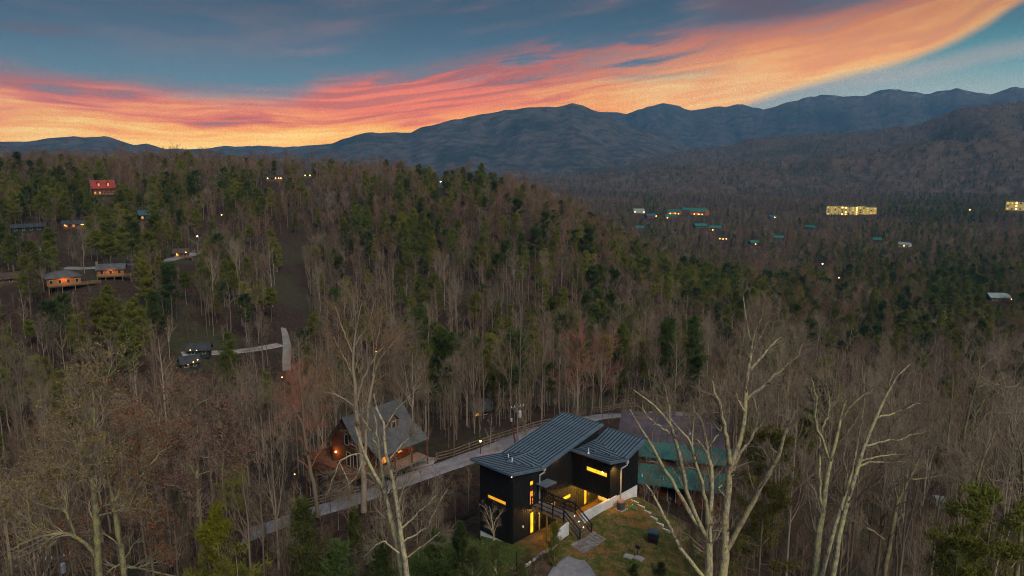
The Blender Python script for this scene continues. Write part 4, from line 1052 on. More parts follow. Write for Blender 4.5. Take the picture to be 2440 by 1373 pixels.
cabin('hill_house', 246, 464, 48, 'red', 'log', 'red-roofed log house with arched dormers high on the left hillside', 'house', .8, 4.4, 4.2, .15, 2, GLOWD, .5, 1, 2)
cabin('hill_cabin', 150, 684, 70, 'grey', 'orange', 'orange log cabin with a hipped grey roof and wide deck on the left hillside', 'cabin', .85, 2.6, 1.9, .12, 0, None, 5.5, stilts=1.2, hip=True, glow=120)
cabin('hill_cabin', 268, 660, 56, 'grey', 'orange', 'orange-walled cabin with pale window trim below the hillside lane', 'cabin', .7, 2.6, 1.4, -.15, 1, DARKG, 2.5, chimney=1, stilts=.8, glow=70)
cabin('hill_house', 64, 552, 62, 'dark', 'dark', 'low dark house with a row of white-framed windows on the left hillside', 'house', .5, 2.4, 1.2, .1, 0)
cabin('hill_cabin', 176, 543, 46, 'dark', 'brown', 'dark hillside cabin with amber porch lights at both ends', 'cabin', .6, 2.2, 1.4, 0, 2, GLOWO, lamps=((-.8, 1.6), (.7, 1.7), (.85, 1.7)))
cabin('hill_cabin', 343, 524, 24, 'blue', 'dark', 'small blue-roofed cabin among the pines of the left hillside', 'cabin', .8, 3.0, 1.8, .3, 1, None, lamps=((.9, 3.2), (.9, 1.2)))
cabin('hill_cabin', 431, 613, 34, 'brown', 'brown', 'brown cabin with two bright lights above the dark pines', 'cabin', .7, 2.4, 1.5, .1, 1, None, 1.0, lamps=((-.6, 1.8), (.6, 2.3)))
cabin('hill_cabin', 22, 674, 60, 'brown', 'brown', 'brown-roofed cabin with one porch light at the left hillside edge', 'cabin', .7, 2.2, 1.6, .2, 0, None, lamps=((.45, 1.7),))
cabin('ridge_cabin', 655, 431, 40, 'dark', 'brown', 'dark cabin with a row of amber lights on the ridge top', 'cabin', .5, 2.4, 1.2, 0, 0, None, lamps=((-.8, 2), (.1, 2), (.45, 2), (.7, 2)))
cabin('ridge_cabin', 733, 424, 22, 'dark', 'brown', 'small ridge-top cabin with a pair of amber lights', 'cabin', .6, 2.4, 1.2, 0, 0, None, lamps=((-.5, 2), (.5, 2)))
cabin('lane_cabin', 476, 846, 48, 'dark', 'dark', 'dark cabin with three lamps at the end of the gravel lane', 'cabin', .6, 2.4, 1.5, -.2, 0, None, lamps=((-.7, 2.2), (-.1, 2.0), (.6, 1.9)))
cabin('lane_cabin', 452, 877, 40, 'dark', 'dark', 'dark cabin with two lamps below the gravel lane', 'cabin', .6, 2.4, 1.5, .2, 0, None, lamps=((-.3, 1.7), (.3, 2.1), (.8, 2.6)))
cabin('wood_cabin', 1140, 992, 40, 'dark', 'log', 'small grey-roofed cabin half hidden in the trees behind the road', 'cabin', .8, 2.2, 1.6, .4, 1, GLOWD, keep=False)
G_ = 'cabins of the distant village'
for i, (px, py, w_, rf, wl, lab, lit, lamps, glow) in enumerate([
    (1521, 508, 26, 'pale', 'white', 'pale grey village house with white walls beside a dark pine', 1, ((-.9, 3), (.8, 2.2)), 0),
    (1607, 511, 30, 'green', 'orange', 'green-roofed village cabin with a glowing orange front', 3, ((-.5, 2), (.3, 2.4), (.8, 2)), 260),
    (1637, 505, 24, 'green', 'log', 'green-roofed dark red village cabin between the two glowing ones', 0, (), 0),
    (1667, 512, 38, 'green', 'orange', 'widest green-roofed village cabin with an orange lit front', 4, ((-.4, 1.8), (.2, 1.8), (.6, 1.8)), 260),
    (1549, 519, 24, 'blue', 'log', 'blue-green roofed village cabin below the pale grey house', 0, ((.9, 3.2),), 0),
    (1597, 521, 26, 'green', 'brown', 'green-roofed village cabin just below the glowing orange one', 1, ((-.6, 2),), 0),
    (1668, 544, 28, 'green', 'brown', 'green-roofed cabin on the slope below the village', 0, (), 0),
    (1705, 549, 28, 'green', 'brown', 'steep green-roofed cabin with a small light below the village', 1, ((-.3, 1),), 0),
    (1524, 547, 20, 'green', 'brown', 'small green roof in the woods left of the village slope', 0, (), 0),
    (1726, 573, 22, 'dark', 'brown', 'dark cabin with three small lamps below the village', 0, ((-.7, 2.4), (0, 2.2), (.7, 2.6)), 0),
    (1796, 583, 22, 'green', 'log', 'green-roofed cabin with a red wall alone in the woods', 0, ((0, 1),), 0),
    (1856, 571, 20, 'green', 'brown', 'bright green roof beside a dark evergreen in the valley woods', 0, (), 0),
    (1841, 520, 18, 'blue', 'brown', 'blue-roofed valley cabin with one amber lamp', 0, ((.3, 2),), 0),
    (1931, 546, 22, 'green', 'brown', 'pale green roof in the valley woods below the apartment block', 0, (), 0),
    (2090, 576, 18, 'green', 'brown', 'dull green roof in the dark valley woods', 0, (), 0),
    (2155, 588, 26, 'pale', 'white', 'pale-roofed valley house with white walls and a lit porch', 1, ((.2, 1.6),), 0),
    (2375, 716, 44, 'pale', 'brown', 'pale-roofed house with a bright white lamp deep in the valley woods', 0, ((1.05, 2.0),), 0)]):
    cabin('village_cabin', px, py, w_, rf, wl, lab, 'cabin', .75, 3.0, 2.4, [.3, -.2, .1, -.35, .5, .15][i % 6], lit, None, chimney=0, lamps=lamps, group=G_, glow=glow)

# apartment blocks in the valley
CREAM = mat('cream_glow_facade', (0.42, 0.36, 0.17), .8, .15, .2, emit=(1.0, 0.72, 0.15), estr=0.16)  # walls emit faintly: lamplight on the facade is put into the material
def apartments(px0, px1, py, storeys, bays, label):
    a = hit(px0, py); zc = project(a)[2]; L = (px1 - px0) * zc / F
    rot = -atan2(a[0], a[1])
    c0 = at_y((px0 + px1) / 2, py, a[1])
    o = empty('apartment_block', (c0[0], c0[1], Hs(c0[0], c0[1]) - .5), rot - .05, label, 'building')
    hs = 25 * zc / F / (storeys + .7); D = 14
    MB().box(-L / 2, L / 2, 0, D, -3, storeys * hs).build('wall', CREAM, o)
    for k, (f0, f1) in enumerate(((-.5, -.22), (-.16, .10), (.26, .5))):
        x0_, x1_ = f0 * L, f1 * L
        MB().box(x0_, x1_, -1.6, -.01, -3, storeys * hs).build('bay', CREAM, o)
        MB().prism([(x0_ - .5, storeys * hs), (x1_ + .5, storeys * hs), ((x0_ + x1_) / 2, storeys * hs + 2.4)], 'y', -2.2, D + .4).build('roof', ROOFS['grey'], o)
    rn = random.Random(bays)
    for s in range(storeys):
        for b_ in range(bays):
            x = -L / 2 + L * (b_ + .5) / bays; f = x / L
            y = -1.6 if (-.5 < f < -.22 or -.16 < f < .10 or .26 < f < .5) else 0
            r_ = rn.random(); g = BULBO if (abs(f + .14) < .06 or abs(f - .1) < .05) and r_ < .6 else (GLOW if r_ < .3 else (GLOWD if r_ < .6 else DARKG))
            part_window(o, 'y', y, -1, x - .20 * L / bays, x + .20 * L / bays, s * hs + .2 * hs, s * hs + .75 * hs, g, fr=.15)
        MB().box(-L / 2, L / 2, -1.75, -.02, s * hs - .12, s * hs + .02).build('balcony', TRW, o)
    PROTECT.append((px0 - 3, px1 + 3, py - storeys * 7.5 - 4, py - 2, a[1] - 6))
    return o
apartments(1973, 2082, 514, 4, 14, 'long cream apartment block with lit windows in the valley')
apartments(2402, 2470, 501, 3, 8, 'low pale building at the far edge of the valley')

# ------------------------------------------------------------------ fences, poles, lamps
FENW = mat('weathered_fence_wood', (0.17, 0.125, 0.095), .9, .3, 2.0, (0.11, 0.082, 0.062))
def fence(pxs, label, h=1.15, rails=3, gap=2.3, pts=None):
    pts = pts or [hit(*p) for p in pxs]
    P = np.array([p[:2] for p in pts]); s = np.concatenate([[0], np.cumsum(np.hypot(*np.diff(P, axis=0).T))])
    k = max(2, int(s[-1] / gap) + 1); qv = np.linspace(0, s[-1], k)
    X, Y = np.interp(qv, s, P[:, 0]), np.interp(qv, s, P[:, 1]); Z = H(X, Y)
    o = empty('rail_fence', (X[0], Y[0], Z[0]), 0, label, 'fence')
    L = [np.array([X[i] - X[0], Y[i] - Y[0], Z[i] - Z[0]]) for i in range(k)]
    for i in range(k): MB().box(L[i][0] - .08, L[i][0] + .08, L[i][1] - .08, L[i][1] + .08, L[i][2] - .3, L[i][2] + h + .1).build('post', FENW, o)
    for i in range(k - 1):
        for j in range(rails): MB().bar(L[i] + [0, 0, .3 + j * (h - .3) / max(1, rails - 1)], L[i + 1] + [0, 0, .3 + j * (h - .3) / max(1, rails - 1)], .06, .13).build('rail', FENW, o)
    return o
fence([(1040, 1101), (1087, 1088), (1130, 1072), (1180, 1054), (1240, 1036), (1310, 1016)], 'long wooden rail fence along the far side of the road')
fence([(730, 1212), (790, 1196), (868, 1178)], 'short rail fence below the brown cabin deck')
fence([(1410, 985), (1470, 974), (1545, 970)], 'wooden rail fence beyond the black house roof')

POLEW = mat('grey_pole_wood', (0.17, 0.15, 0.125), .9, .3, 1.0, stretch=(5, 5, .6))
REDP = mat('rusty_red_post', (0.13, 0.045, 0.035), .8, .3, 1.5)
def pole(base, height, label, transformer=True, arm=True, lean=(0, 0)):
    o = empty('utility_pole', tuple(base), 0.5, label, 'utility pole')
    MB().tube([(0, 0, -.5), (lean[0], lean[1], height)], [.16, .10], 8).build('shaft', POLEW, o)
    if arm:
        MB().box(-1.1, 1.1, -.06, .06, height - .55, height - .42).build('crossarm', POLEW, o)
        for x in (-1, -.5, .5, 1): MB().tube([(x, 0, height - .42), (x, 0, height - .22)], .05, 6).build('insulator', PVC, o)
    if transformer:
        MB().tube([(.32, -.1, height - 2.1), (.32, -.1, height - 2.0), (.32, -.1, height - 1.15), (.32, -.1, height - 1.05)], [.2, .24, .24, .15], 12).build('transformer', mat('pale_grey_transformer', (0.42, 0.43, 0.44), .5), o)
        MB().bar((.0, 0, height - 1.3), (.32, -.1, height - 1.3), .07).build('bracket', GUTT, o)
    return o
pb_ = hit(1238, 1052); ptop = at_y(1232, 962, pb_[1])
pole((pb_[0] - .3, pb_[1], Hs(pb_[0] - .3, pb_[1])), ptop[2] - Hs(pb_[0] - .3, pb_[1]), 'utility pole with a pale transformer beside the road behind the house')
pl_top = at_y(137, 1318, 66.0); pole((pl_top[0], 66.0, Hs(pl_top[0], 66.0)), pl_top[2] - Hs(pl_top[0], 66.0), 'utility pole with a grey transformer low among the left trees')
ph = hit(97, 628); pole(tuple(ph), at_y(97, 584, ph[1])[2] - ph[2], 'white-topped utility pole among the hillside cabins', True, False)
pr_ = hit(1229, 1057); rp = at_y(1219, 1003, pr_[1])
o = empty('leaning_post', tuple(pr_), 0, 'leaning rusty red post beside the utility pole', 'post')
MB().tube([(0, 0, -.3), (rp[0] - pr_[0], .1, rp[2] - pr_[2])], [.14, .09], 8).build('shaft', REDP, o)
MB().box(rp[0] - pr_[0] - .12, rp[0] - pr_[0] + .12, -.05, .2, rp[2] - pr_[2] - .1, rp[2] - pr_[2] + .35).build('cap', GUTT, o)
WIRE = mat('dark_wire', (0.03, 0.03, 0.03), .6)
def wire(a, b, sag, label, r=.016):
    a, b = np.array(a), np.array(b)
    pts = [a + (b - a) * t - np.array([0, 0, sag * 4 * t * (1 - t)]) for t in np.linspace(0, 1, 14)]
    o = MB().tube([p - a for p in pts], r, 4).build('power_line', WIRE, None, tuple(a))
    return tag(o, label, 'wire')
wire(ptop - [0, 0, .4], at_y(1060, 985, pb_[1] + 6), 1.0, 'power line running left from the pole behind the house')
wire(ptop - [0, 0, .4], hw(-3, 13, 8.6), .7, 'power line dropping from the pole to the black house roof')
wire(pl_top - [0, 0, .3], at_y(520, 1300, 74), 1.2, 'power line running right from the pole among the left trees')

POSTB = mat('dark_lamp_post', (0.03, 0.03, 0.03), .6)
def lamp(px, py, label, warm=True, h=3.2, size=None, Y=None):
    """a lamp on a post whose head shows at this pixel"""
    if Y is None: g = hit(px, py + h * F / project(hit(px, py))[2]); Y = g[1]
    p = at_y(px, py, Y); zg = Hs(p[0], p[1]); hh = max(1.2, p[2] - zg)
    zc = project(p)[2]; r0 = size or max(.10, zc * .00075)
    o = empty('lamp_post', (p[0], p[1], zg), 0, label, 'lamp')
    MB().tube([(0, 0, -.3), (0, 0, hh - r0)], [.07, .05], 6).build('shaft', POSTB, o)
    MB().ball((0, 0, hh), r0, 8, 6).build('lamp_head', BULBO if warm else BULB, o, smooth=True)
    MB().tube([(0, 0, hh + r0 * .9), (0, 0, hh + r0 * 1.5)], [r0 * 1.2, r0 * .2], 8).build('lamp_cap', POSTB, o)
    PROTECT.append((px - 5, px + 5, py - 5, py + 4, Y - 1))
    return o
l_ = lamp(1145, 1051, 'amber lantern on a post by the roadside fence', True, 2.0, .16)
amber_light(l_, (0, -.3, 1.9), 14)
lamp(702, 1130, 'small amber lamp among thin trunks below the road', True, 2.0, .09)
lamp(528, 512, 'amber lamp alone among bare trees of the left hillside')
lamp(470, 563, 'pale lamp standing above the two bright cabin lights', False)
lamp(672, 899, 'tall amber marker lamp at the foot of the concrete drive', True, 1.6)
lamp(1903, 445, 'amber lamp far off at the foot of the brown foothill', True, 8)
lamp(1481, 427, 'amber lamp on the distant valley floor beside its twin', True, 8)
lamp(1523, 428, 'pale lamp on the distant valley floor beside its amber twin', False, 8)
lamp(2311, 500, 'amber lamp in the dark valley right of the apartment block', True, 6)
lamp(1999, 662, 'dim amber lamp in the middle of the valley woods', True, 4)
lamp(1960, 629, 'pale lamp in the middle of the valley woods', False, 4)
lamp(1050, 433, 'pale lamp on the crest of the central hill', False, 6)
lamp(897, 838, 'small red-amber lamp behind the tall roadside tree', True, 3)
tw = hit(1388, 418); tt_ = at_y(1388, 400, tw[1])
o = empty('radio_mast', tuple(tw), 0, 'thin pale radio mast on the distant valley floor', 'mast')
MB().tube([(0, 0, -1), (0, 0, tt_[2] - tw[2])], [1.0, .6], 4).build('shaft', GUTT, o)
MB().box(-1.6, 1.6, -1.6, 1.6, tt_[2] - tw[2] - 2, tt_[2] - tw[2]).build('antenna_head', GUTT, o)

# parked cars at the right
def car(P, rz, paint, label):
    o = empty('parked_car', tuple(P), rz, label, 'car', None)
    prof = [(-2.2, .35), (2.2, .35), (2.25, .75), (1.35, .95), (.75, 1.42), (-1.15, 1.45), (-1.75, 1.0), (-2.25, .9)]
    MB().prism(prof, 'y', -.88, .88).build('body', paint, o)
    MB().prism([(1.22, .98), (.70, 1.36), (-1.08, 1.39), (-1.58, 1.02)], 'y', -.895, .895).build('side_windows', DARKG, o)
    for x in (-1.4, 1.4):
        for y in (-.82, .82): MB().tube([(x, y - .1, .33), (x, y + .1, .33)], .33, 14).build('wheel', POSTB, o)
    for y in (-.62, .62): MB().box(2.2, 2.28, y - .18, y + .18, .62, .76).build('headlight', PVC, o)
    return o
REDC = mat('red_car_paint', (0.32, 0.025, 0.03), .35, .1, 1.0); SILV = mat('silver_blue_paint', (0.30, 0.36, 0.42), .3, .1, 1.0, metal=.3)
car(hit(2352, 1042), .3, REDC, 'red car parked under the bare trees, the left of two')
car(hit(2398, 1048), .45, REDC, 'red car parked under the bare trees, the right of two')
car(hit(2240, 1205), 1.2, SILV, 'silver car half hidden behind bare trunks on the lower slope')
PROTECT += [(1118, 1545, 975, 1330, 62), (840, 960, 970, 1090, 88), (1530, 1640, 1000, 1190, 84), (660, 700, 772, 892, float(STEEP[:, 1].min()) - 1), (1060, 1330, 1040, 1110, 88), (420, 660, 826, 852, float(LANE[:, 1].min()) - 1), (870, 1130, 1095, 1150, 80), (755, 880, 1180, 1225, 72), (1130, 1165, 1030, 1062, 95), (1205, 1245, 960, 1060, 96), (2330, 2420, 1015, 1045, 90), (2225, 2262, 1180, 1205, 64), (120, 165, 1315, 1373, 60)]

# ------------------------------------------------------------------ trees
def batch_tubes(P, R, sides):
    """n polylines of k points each -> verts, quads"""
    n, k, _ = P.shape
    T = np.gradient(P, axis=1); T /= np.linalg.norm(T, axis=2, keepdims=True) + 1e-9
    m = T.mean(1); ref = np.where(np.abs(m[:, 2:3]) < 0.85, np.array([[0, 0, 1.0]]), np.array([[1.0, 0, 0]]))
    a = np.cross(T, ref[:, None, :]); a /= np.linalg.norm(a, axis=2, keepdims=True) + 1e-9
    b = np.cross(T, a)
    th = np.arange(sides) * 2 * pi / sides
    V = P[:, :, None, :] + R[:, :, None, None] * (np.cos(th)[None, None, :, None] * a[:, :, None, :] + np.sin(th)[None, None, :, None] * b[:, :, None, :])
    i = np.arange(n)[:, None, None] * k * sides; j = np.arange(k - 1)[None, :, None] * sides; s = np.arange(sides)[None, None, :]
    s2 = (s + 1) % sides
    Q = np.stack([i + j + s, i + j + s2, i + j + sides + s2, i + j + sides + s], -1).reshape(-1, 4)
    return V.reshape(-1, 3), Q

class TB:
    def __init__(s): s.V, s.Q, s.T, s.n = [], [], [], 0
    def tubes(s, P, R, sides):
        V, Q = batch_tubes(P, R, sides); s.V.append(V); s.Q.append(Q + s.n); s.n += len(V)
    def tris(s, A):      # (m,3,3)
        s.V.append(A.reshape(-1, 3)); s.T.append(np.arange(len(A) * 3).reshape(-1, 3) + s.n); s.n += len(A) * 3
    def mesh(s, name, material, smooth=True):
        me = mesh_arrays(name, np.concatenate(s.V), np.concatenate(s.Q) if s.Q else None, np.concatenate(s.T) if s.T else None, smooth)
        me.materials.append(material)
        return me

def unit(v): return v / (np.linalg.norm(v, axis=-1, keepdims=True) + 1e-9)

def grow(rng, P, R, m, t0, t1, ang, length, rf, k, up=0.25, wob=0.18, lenvar=0.35, tipr=0.25, minr=0.004):
    """m children on each of n parents; length is absolute (n,) or scalar"""
    n, kp, _ = P.shape
    t = rng.uniform(t0, t1, (n, m)) * (kp - 1)
    i = np.minimum(t.astype(int), kp - 2); f = (t - i)[..., None]
    idx = np.arange(n)[:, None]
    S = P[idx, i] * (1 - f) + P[idx, i + 1] * f
    T = unit(P[idx, i + 1] - P[idx, i])
    r0 = (R[idx, i] * (1 - f[..., 0]) + R[idx, i + 1] * f[..., 0])
    rand = rng.normal(size=(n, m, 3)); side = unit(rand - (rand * T).sum(-1, keepdims=True) * T)
    a = np.radians(ang) * rng.uniform(0.75, 1.25, (n, m, 1))
    D = unit(np.cos(a) * T + np.sin(a) * side + np.array([0, 0, up]))
    Lc = (np.broadcast_to(np.asarray(length, float).reshape(-1, 1), (n, m)) * rng.uniform(1 - lenvar, 1 + lenvar, (n, m)) * (1.1 - 0.5 * t / (kp - 1)))
    S, D, Lc, r0 = S.reshape(-1, 3), D.reshape(-1, 3), Lc.reshape(-1), np.maximum(r0.reshape(-1) * rf, minr)
    N_ = len(S); out = np.empty((N_, k, 3)); out[:, 0] = S; d = D
    for j in range(1, k):
        out[:, j] = out[:, j - 1] + d * (Lc / (k - 1))[:, None]
        d = unit(d + rng.normal(size=(N_, 3)) * wob + np.array([0, 0, up * 0.35]))
    rr = r0[:, None] * np.linspace(1, tipr, k)[None, :]
    return out, rr

BARK = {}
def bark(name, c1, c2, lichen, rnd=0.2, scale=1.2):
    m = bpy.data.materials.new(name); m.use_nodes = True
    t = m.node_tree; t.nodes.clear(); n = NT(t)
    tcn = n.node('ShaderNodeTexCoord'); mp = n.node('ShaderNodeMapping'); t.links.new(tcn.outputs['Object'], mp.inputs[0]); mp.inputs['Scale'].default_value = (1, 1, .35)
    a = n.noise(mp.outputs[0], scale * 4, 6, .65); b = n.noise(tcn.outputs['Object'], scale, 5, .6); c = n.noise(tcn.outputs['Object'], scale * 9, 3, .6)
    col = n.mix(n.step(a, .36, .62), c1, c2)
    col = n.mix(n.m('MULTIPLY', n.step(b, .42, .60), n.step(c, .34, .56)), col, lichen)
    oi = n.node('ShaderNodeObjectInfo'); r = oi.outputs['Random']
    hs = n.node('ShaderNodeHueSaturation'); t.links.new(col, hs.inputs['Color'])
    n.put(hs.inputs['Value'], n.lin(r, 0, 1, 1 - rnd, 1 + rnd)); n.put(hs.inputs['Hue'], n.lin(n.m('FRACT', n.m('MULTIPLY', r, 13.7)), 0, 1, .488, .512))
    n.put(hs.inputs['Saturation'], n.lin(n.m('FRACT', n.m('MULTIPLY', r, 5.3)), 0, 1, 1 - rnd, 1 + rnd))
    p = n.node('ShaderNodeBsdfPrincipled'); t.links.new(hs.outputs[0], p.inputs['Base Color']); p.inputs['Roughness'].default_value = .95; p.inputs['Specular IOR Level'].default_value = .1
    bp = n.node('ShaderNodeBump'); bp.inputs['Strength'].default_value = .5; bp.inputs['Distance'].default_value = .04; t.links.new(a, bp.inputs['Height']); t.links.new(bp.outputs[0], p.inputs['Normal'])
    o = n.node('ShaderNodeOutputMaterial'); t.links.new(p.outputs[0], o.inputs[0])
    return m
def wood_bark(name, c1, c2, rnd=.3):
    m = bpy.data.materials.new(name); m.use_nodes = True
    t = m.node_tree; t.nodes.clear(); n = NT(t)
    oi = n.node('ShaderNodeObjectInfo'); r = oi.outputs['Random']
    col = n.mix(n.m('FRACT', n.m('MULTIPLY', r, 9.17)), c1, c2)
    hs = n.node('ShaderNodeHueSaturation'); t.links.new(col, hs.inputs['Color'])
    n.put(hs.inputs['Value'], n.lin(r, 0, 1, 1 - rnd, 1 + rnd))
    p = n.node('ShaderNodeBsdfDiffuse'); t.links.new(hs.outputs[0], p.inputs['Color'])
    o = n.node('ShaderNodeOutputMaterial'); t.links.new(p.outputs[0], o.inputs[0])
    return m
def wood_leaf(name, c1, c2, rnd=.3): return wood_bark(name, c1, c2, rnd)
B_HERO = bark('lichened_pale_bark', (0.46, 0.41, 0.29), (0.19, 0.155, 0.11), (0.50, 0.46, 0.20), .08, 2.2)
B_LEFT = bark('olive_lichened_bark', (0.21, 0.185, 0.115), (0.11, 0.092, 0.060), (0.30, 0.28, 0.10), .08)
B_TWIG = wood_bark('pale_twig', (0.30, 0.245, 0.175), (0.21, 0.165, 0.12), .15)
B_TRUNK = wood_bark('grey_forest_bark', (0.285, 0.230, 0.168), (0.135, 0.102, 0.074), .35)
B_FAR = wood_bark('brown_far_bark', (0.200, 0.150, 0.105), (0.115, 0.084, 0.060), .3)
B_BROWN = wood_bark('brown_forest_twig', (0.245, 0.158, 0.090), (0.180, 0.122, 0.080), .35)
B_RED = wood_bark('reddish_forest_twig', (0.29, 0.140, 0.092), (0.20, 0.105, 0.075), .25)
B_ROSE = wood_bark('rosy_twig', (0.44, 0.200, 0.140), (0.36, 0.165, 0.118), .1)
def leaf(name, c1, c2, rnd=.25):
    m = mat(name, c1, .8, .3, .8, c2, rnd=rnd, spec=.15)
    return m
L_PINE = wood_leaf('pine_needles', (0.165, 0.160, 0.026), (0.085, 0.108, 0.024), .32)
L_DARK = wood_leaf('dark_evergreen_needles', (0.070, 0.098, 0.026), (0.042, 0.066, 0.022), .3)
L_YEL = leaf('yellow_green_needles', (0.15, 0.145, 0.020), (0.085, 0.088, 0.015), .12)
L_CED = leaf('cedar_sprays', (0.085, 0.098, 0.022), (0.045, 0.058, 0.016), .18)
L_DEAD = leaf('dead_oak_leaves', (0.185, 0.092, 0.045), (0.12, 0.060, 0.032), .2)
L_DEADP = leaf('pinkish_dead_leaves', (0.20, 0.105, 0.078), (0.13, 0.068, 0.052), .2)
L_DEADO = leaf('olive_dead_leaves', (0.20, 0.135, 0.035), (0.12, 0.082, 0.025), .2)

def bare_proto(seed, h=19.0, spread=3.6, start=.42, n1=17, n2=6, n3=6, tw=.011, lean=.03, fork=False, pale2=False, lw=.5):
    """trunk and limbs in one mesh, twigs in another"""
    rng = np.random.default_rng(seed)
    k = 10; z = np.linspace(0, 1, k)
    P = np.zeros((1, k, 3)); P[0, :, 2] = z * h - .4
    P[0, :, 0] = np.cumsum(rng.normal(size=k)) * lean * h / 10; P[0, :, 1] = np.cumsum(rng.normal(size=k)) * lean * h / 10
    P[0, :, :2] -= P[0, :1, :2]
    R = (.0090 * h * (1 - z * .80))[None, :]
    tr, cr = TB(), TB()
    tr.tubes(P, R, 6)
    if fork:
        Pf, Rf = grow(rng, P, R, 2, .3, .5, 20, h * .55, .8, 8, .3, .08, .15, .2); tr.tubes(Pf, Rf, 5)
        P1a, R1a = grow(rng, Pf, Rf, n1 // 2, .2, .95, 38, spread * .8, lw, 6, .32, .14)
        P1b, R1b = grow(rng, P, R, n1 // 2, start, .97, 42, spread, lw, 6, .32, .14)
        P1, R1 = np.concatenate([P1a, P1b]), np.concatenate([R1a, R1b])
    else:
        P1, R1 = grow(rng, P, R, n1, start, .97, 46, spread, lw, 6, .32, .14)
    tr.tubes(P1, R1, 4)
    L1 = np.linalg.norm(P1[:, -1] - P1[:, 0], axis=1)
    P2, R2 = grow(rng, P1, R1, n2, .2, .98, 38, L1 * .45, .55, 4, .22, .2, minr=.012)
    (tr if pale2 else cr).tubes(P2, R2, 3)
    L2 = np.linalg.norm(P2[:, -1] - P2[:, 0], axis=1)
    P3, R3 = grow(rng, P2, R2, n3, .1, 1.0, 36, np.maximum(L2 * .62, .45), .6, 3, .2, .22, tipr=.35, minr=tw)
    cr.tubes(P3, np.maximum(R3, tw * .6), 3)
    return tr, cr

def needle_tris(rng, C, n, length, width, out, upb=.3):
    """n narrow blades round every clump centre; out is the outward direction of each clump"""
    m = len(C)
    D = unit(rng.normal(size=(m, n, 3)) * .75 + out[:, None, :] * .7 + np.array([0, 0, upb]))
    S = C[:, None, :] + rng.normal(size=(m, n, 3)) * length * .35
    W = unit(np.cross(D, rng.normal(size=(m, n, 3)))) * width * rng.uniform(.7, 1.3, (m, n, 1))
    L = length * rng.uniform(.7, 1.3, (m, n, 1))
    return np.stack([S - W, S + W, S + D * L], 2).reshape(-1, 3, 3)

def pine_proto(seed, h=17.0, start=.4, spread=2.6, nb=46, nc=7, nn=14, ln=.42, wd=.055, cone=.6, droop=-.05, lean=.015):
    rng = np.random.default_rng(seed)
    k = 9; z = np.linspace(0, 1, k)
    P = np.zeros((1, k, 3)); P[0, :, 2] = z * h - .4
    P[0, :, 0] = np.cumsum(rng.normal(size=k)) * lean * h / 9; P[0, :, 1] = np.cumsum(rng.normal(size=k)) * lean * h / 9
    P[0, :, :2] -= P[0, :1, :2]
    R = (.0095 * h * (1 - z * .9))[None, :]
    tr, cr = TB(), TB(); tr.tubes(P, R, 6)
    t = np.sort(start + (1 - start) * rng.uniform(0, 1, nb) ** .9) * .985
    x = (t - start) / (1 - start)
    prof = (1 - x) ** cone * (.55 + .45 * np.minimum(1, x * 4)) * rng.uniform(.55, 1.15, nb)
    Lb = spread * np.maximum(prof, .12)
    az = rng.uniform(0, 2 * pi, nb)
    S = np.stack([np.interp(t, z, P[0, :, c]) for c in range(3)], -1)
    el = droop + .55 * x + rng.normal(size=nb) * .12
    D = np.stack([np.cos(az) * np.cos(el), np.sin(az) * np.cos(el), np.sin(el)], -1)
    kb = 5; s = np.linspace(0, 1, kb)
    PB = S[:, None, :] + D[:, None, :] * (Lb[:, None] * s)[..., None]; PB[:, :, 2] += (Lb[:, None] * .16) * s ** 2
    RB = np.maximum(.016 * Lb[:, None] * (1 - .75 * s)[None, :], .012)
    tr.tubes(PB, RB, 3)
    tc_ = rng.uniform(.28, 1.02, (nb, nc)); i = np.minimum((tc_ * (kb - 1)).astype(int), kb - 2); f = (tc_ * (kb - 1) - i)[..., None]
    idx = np.arange(nb)[:, None]
    C = PB[idx, i] * (1 - f) + PB[idx, i + 1] * f
    sdv = np.cross(D, [0, 0, 1.0]); C = C + sdv[:, None, :] * (rng.normal(size=(nb, nc, 1)) * .20 * Lb[:, None, None]) + rng.normal(size=(nb, nc, 3)) * .08
    A = needle_tris(rng, C.reshape(-1, 3), nn, ln, wd, np.repeat(D, nc, 0))
    top = P[0, -1]; A2 = needle_tris(rng, top + rng.normal(size=(5, 3)) * .2, nn, ln, wd, np.tile([[0, 0, 1.0]], (5, 1)))
    cr.tris(np.concatenate([A, A2]))
    return tr, cr

TREES = {}     # kind -> list of (trunk mesh, crown mesh, nominal height)
def add_kind(kind, protos, tmat, cmats):
    TREES[kind] = []
    for i, (tr, cr, h) in enumerate(protos):
        TREES[kind].append((tr.mesh('trunk', tmat), cr.mesh('crown', cmats[i % len(cmats)]), h))
bp_ = []
for s in range(9):
    h = 16 + (s * 1.37) % 6
    bp_.append((*bare_proto(100 + s, h, 4.2 + (s % 4) * .6, .28 + .07 * (s % 4), 14 + s % 4, 6, 6, .0095, .03 + .015 * (s % 3), s % 2 == 1, True, .66), h))
add_kind('bare', bp_, B_TRUNK, [B_BROWN, B_BROWN, B_TWIG, B_BROWN, B_RED])
add_kind('pine', [(*pine_proto(300 + s, 13 + (s * 1.9) % 5, .22 + .10 * (s % 4), 3.4 + .4 * (s % 3), 60, 10, 16, .46, .05, .34 + .1 * (s % 2), .12, .03), 13 + (s * 1.9) % 5) for s in range(6)], B_TRUNK, [L_PINE, L_PINE, L_DARK, L_PINE, L_PINE])
add_kind('fan', [(*bare_proto(420 + s, 15.0, 5.2, .24, 26, 9, 8, .013, .02, False, False, .6), 15.0) for s in range(2)], B_TWIG, [B_RED])
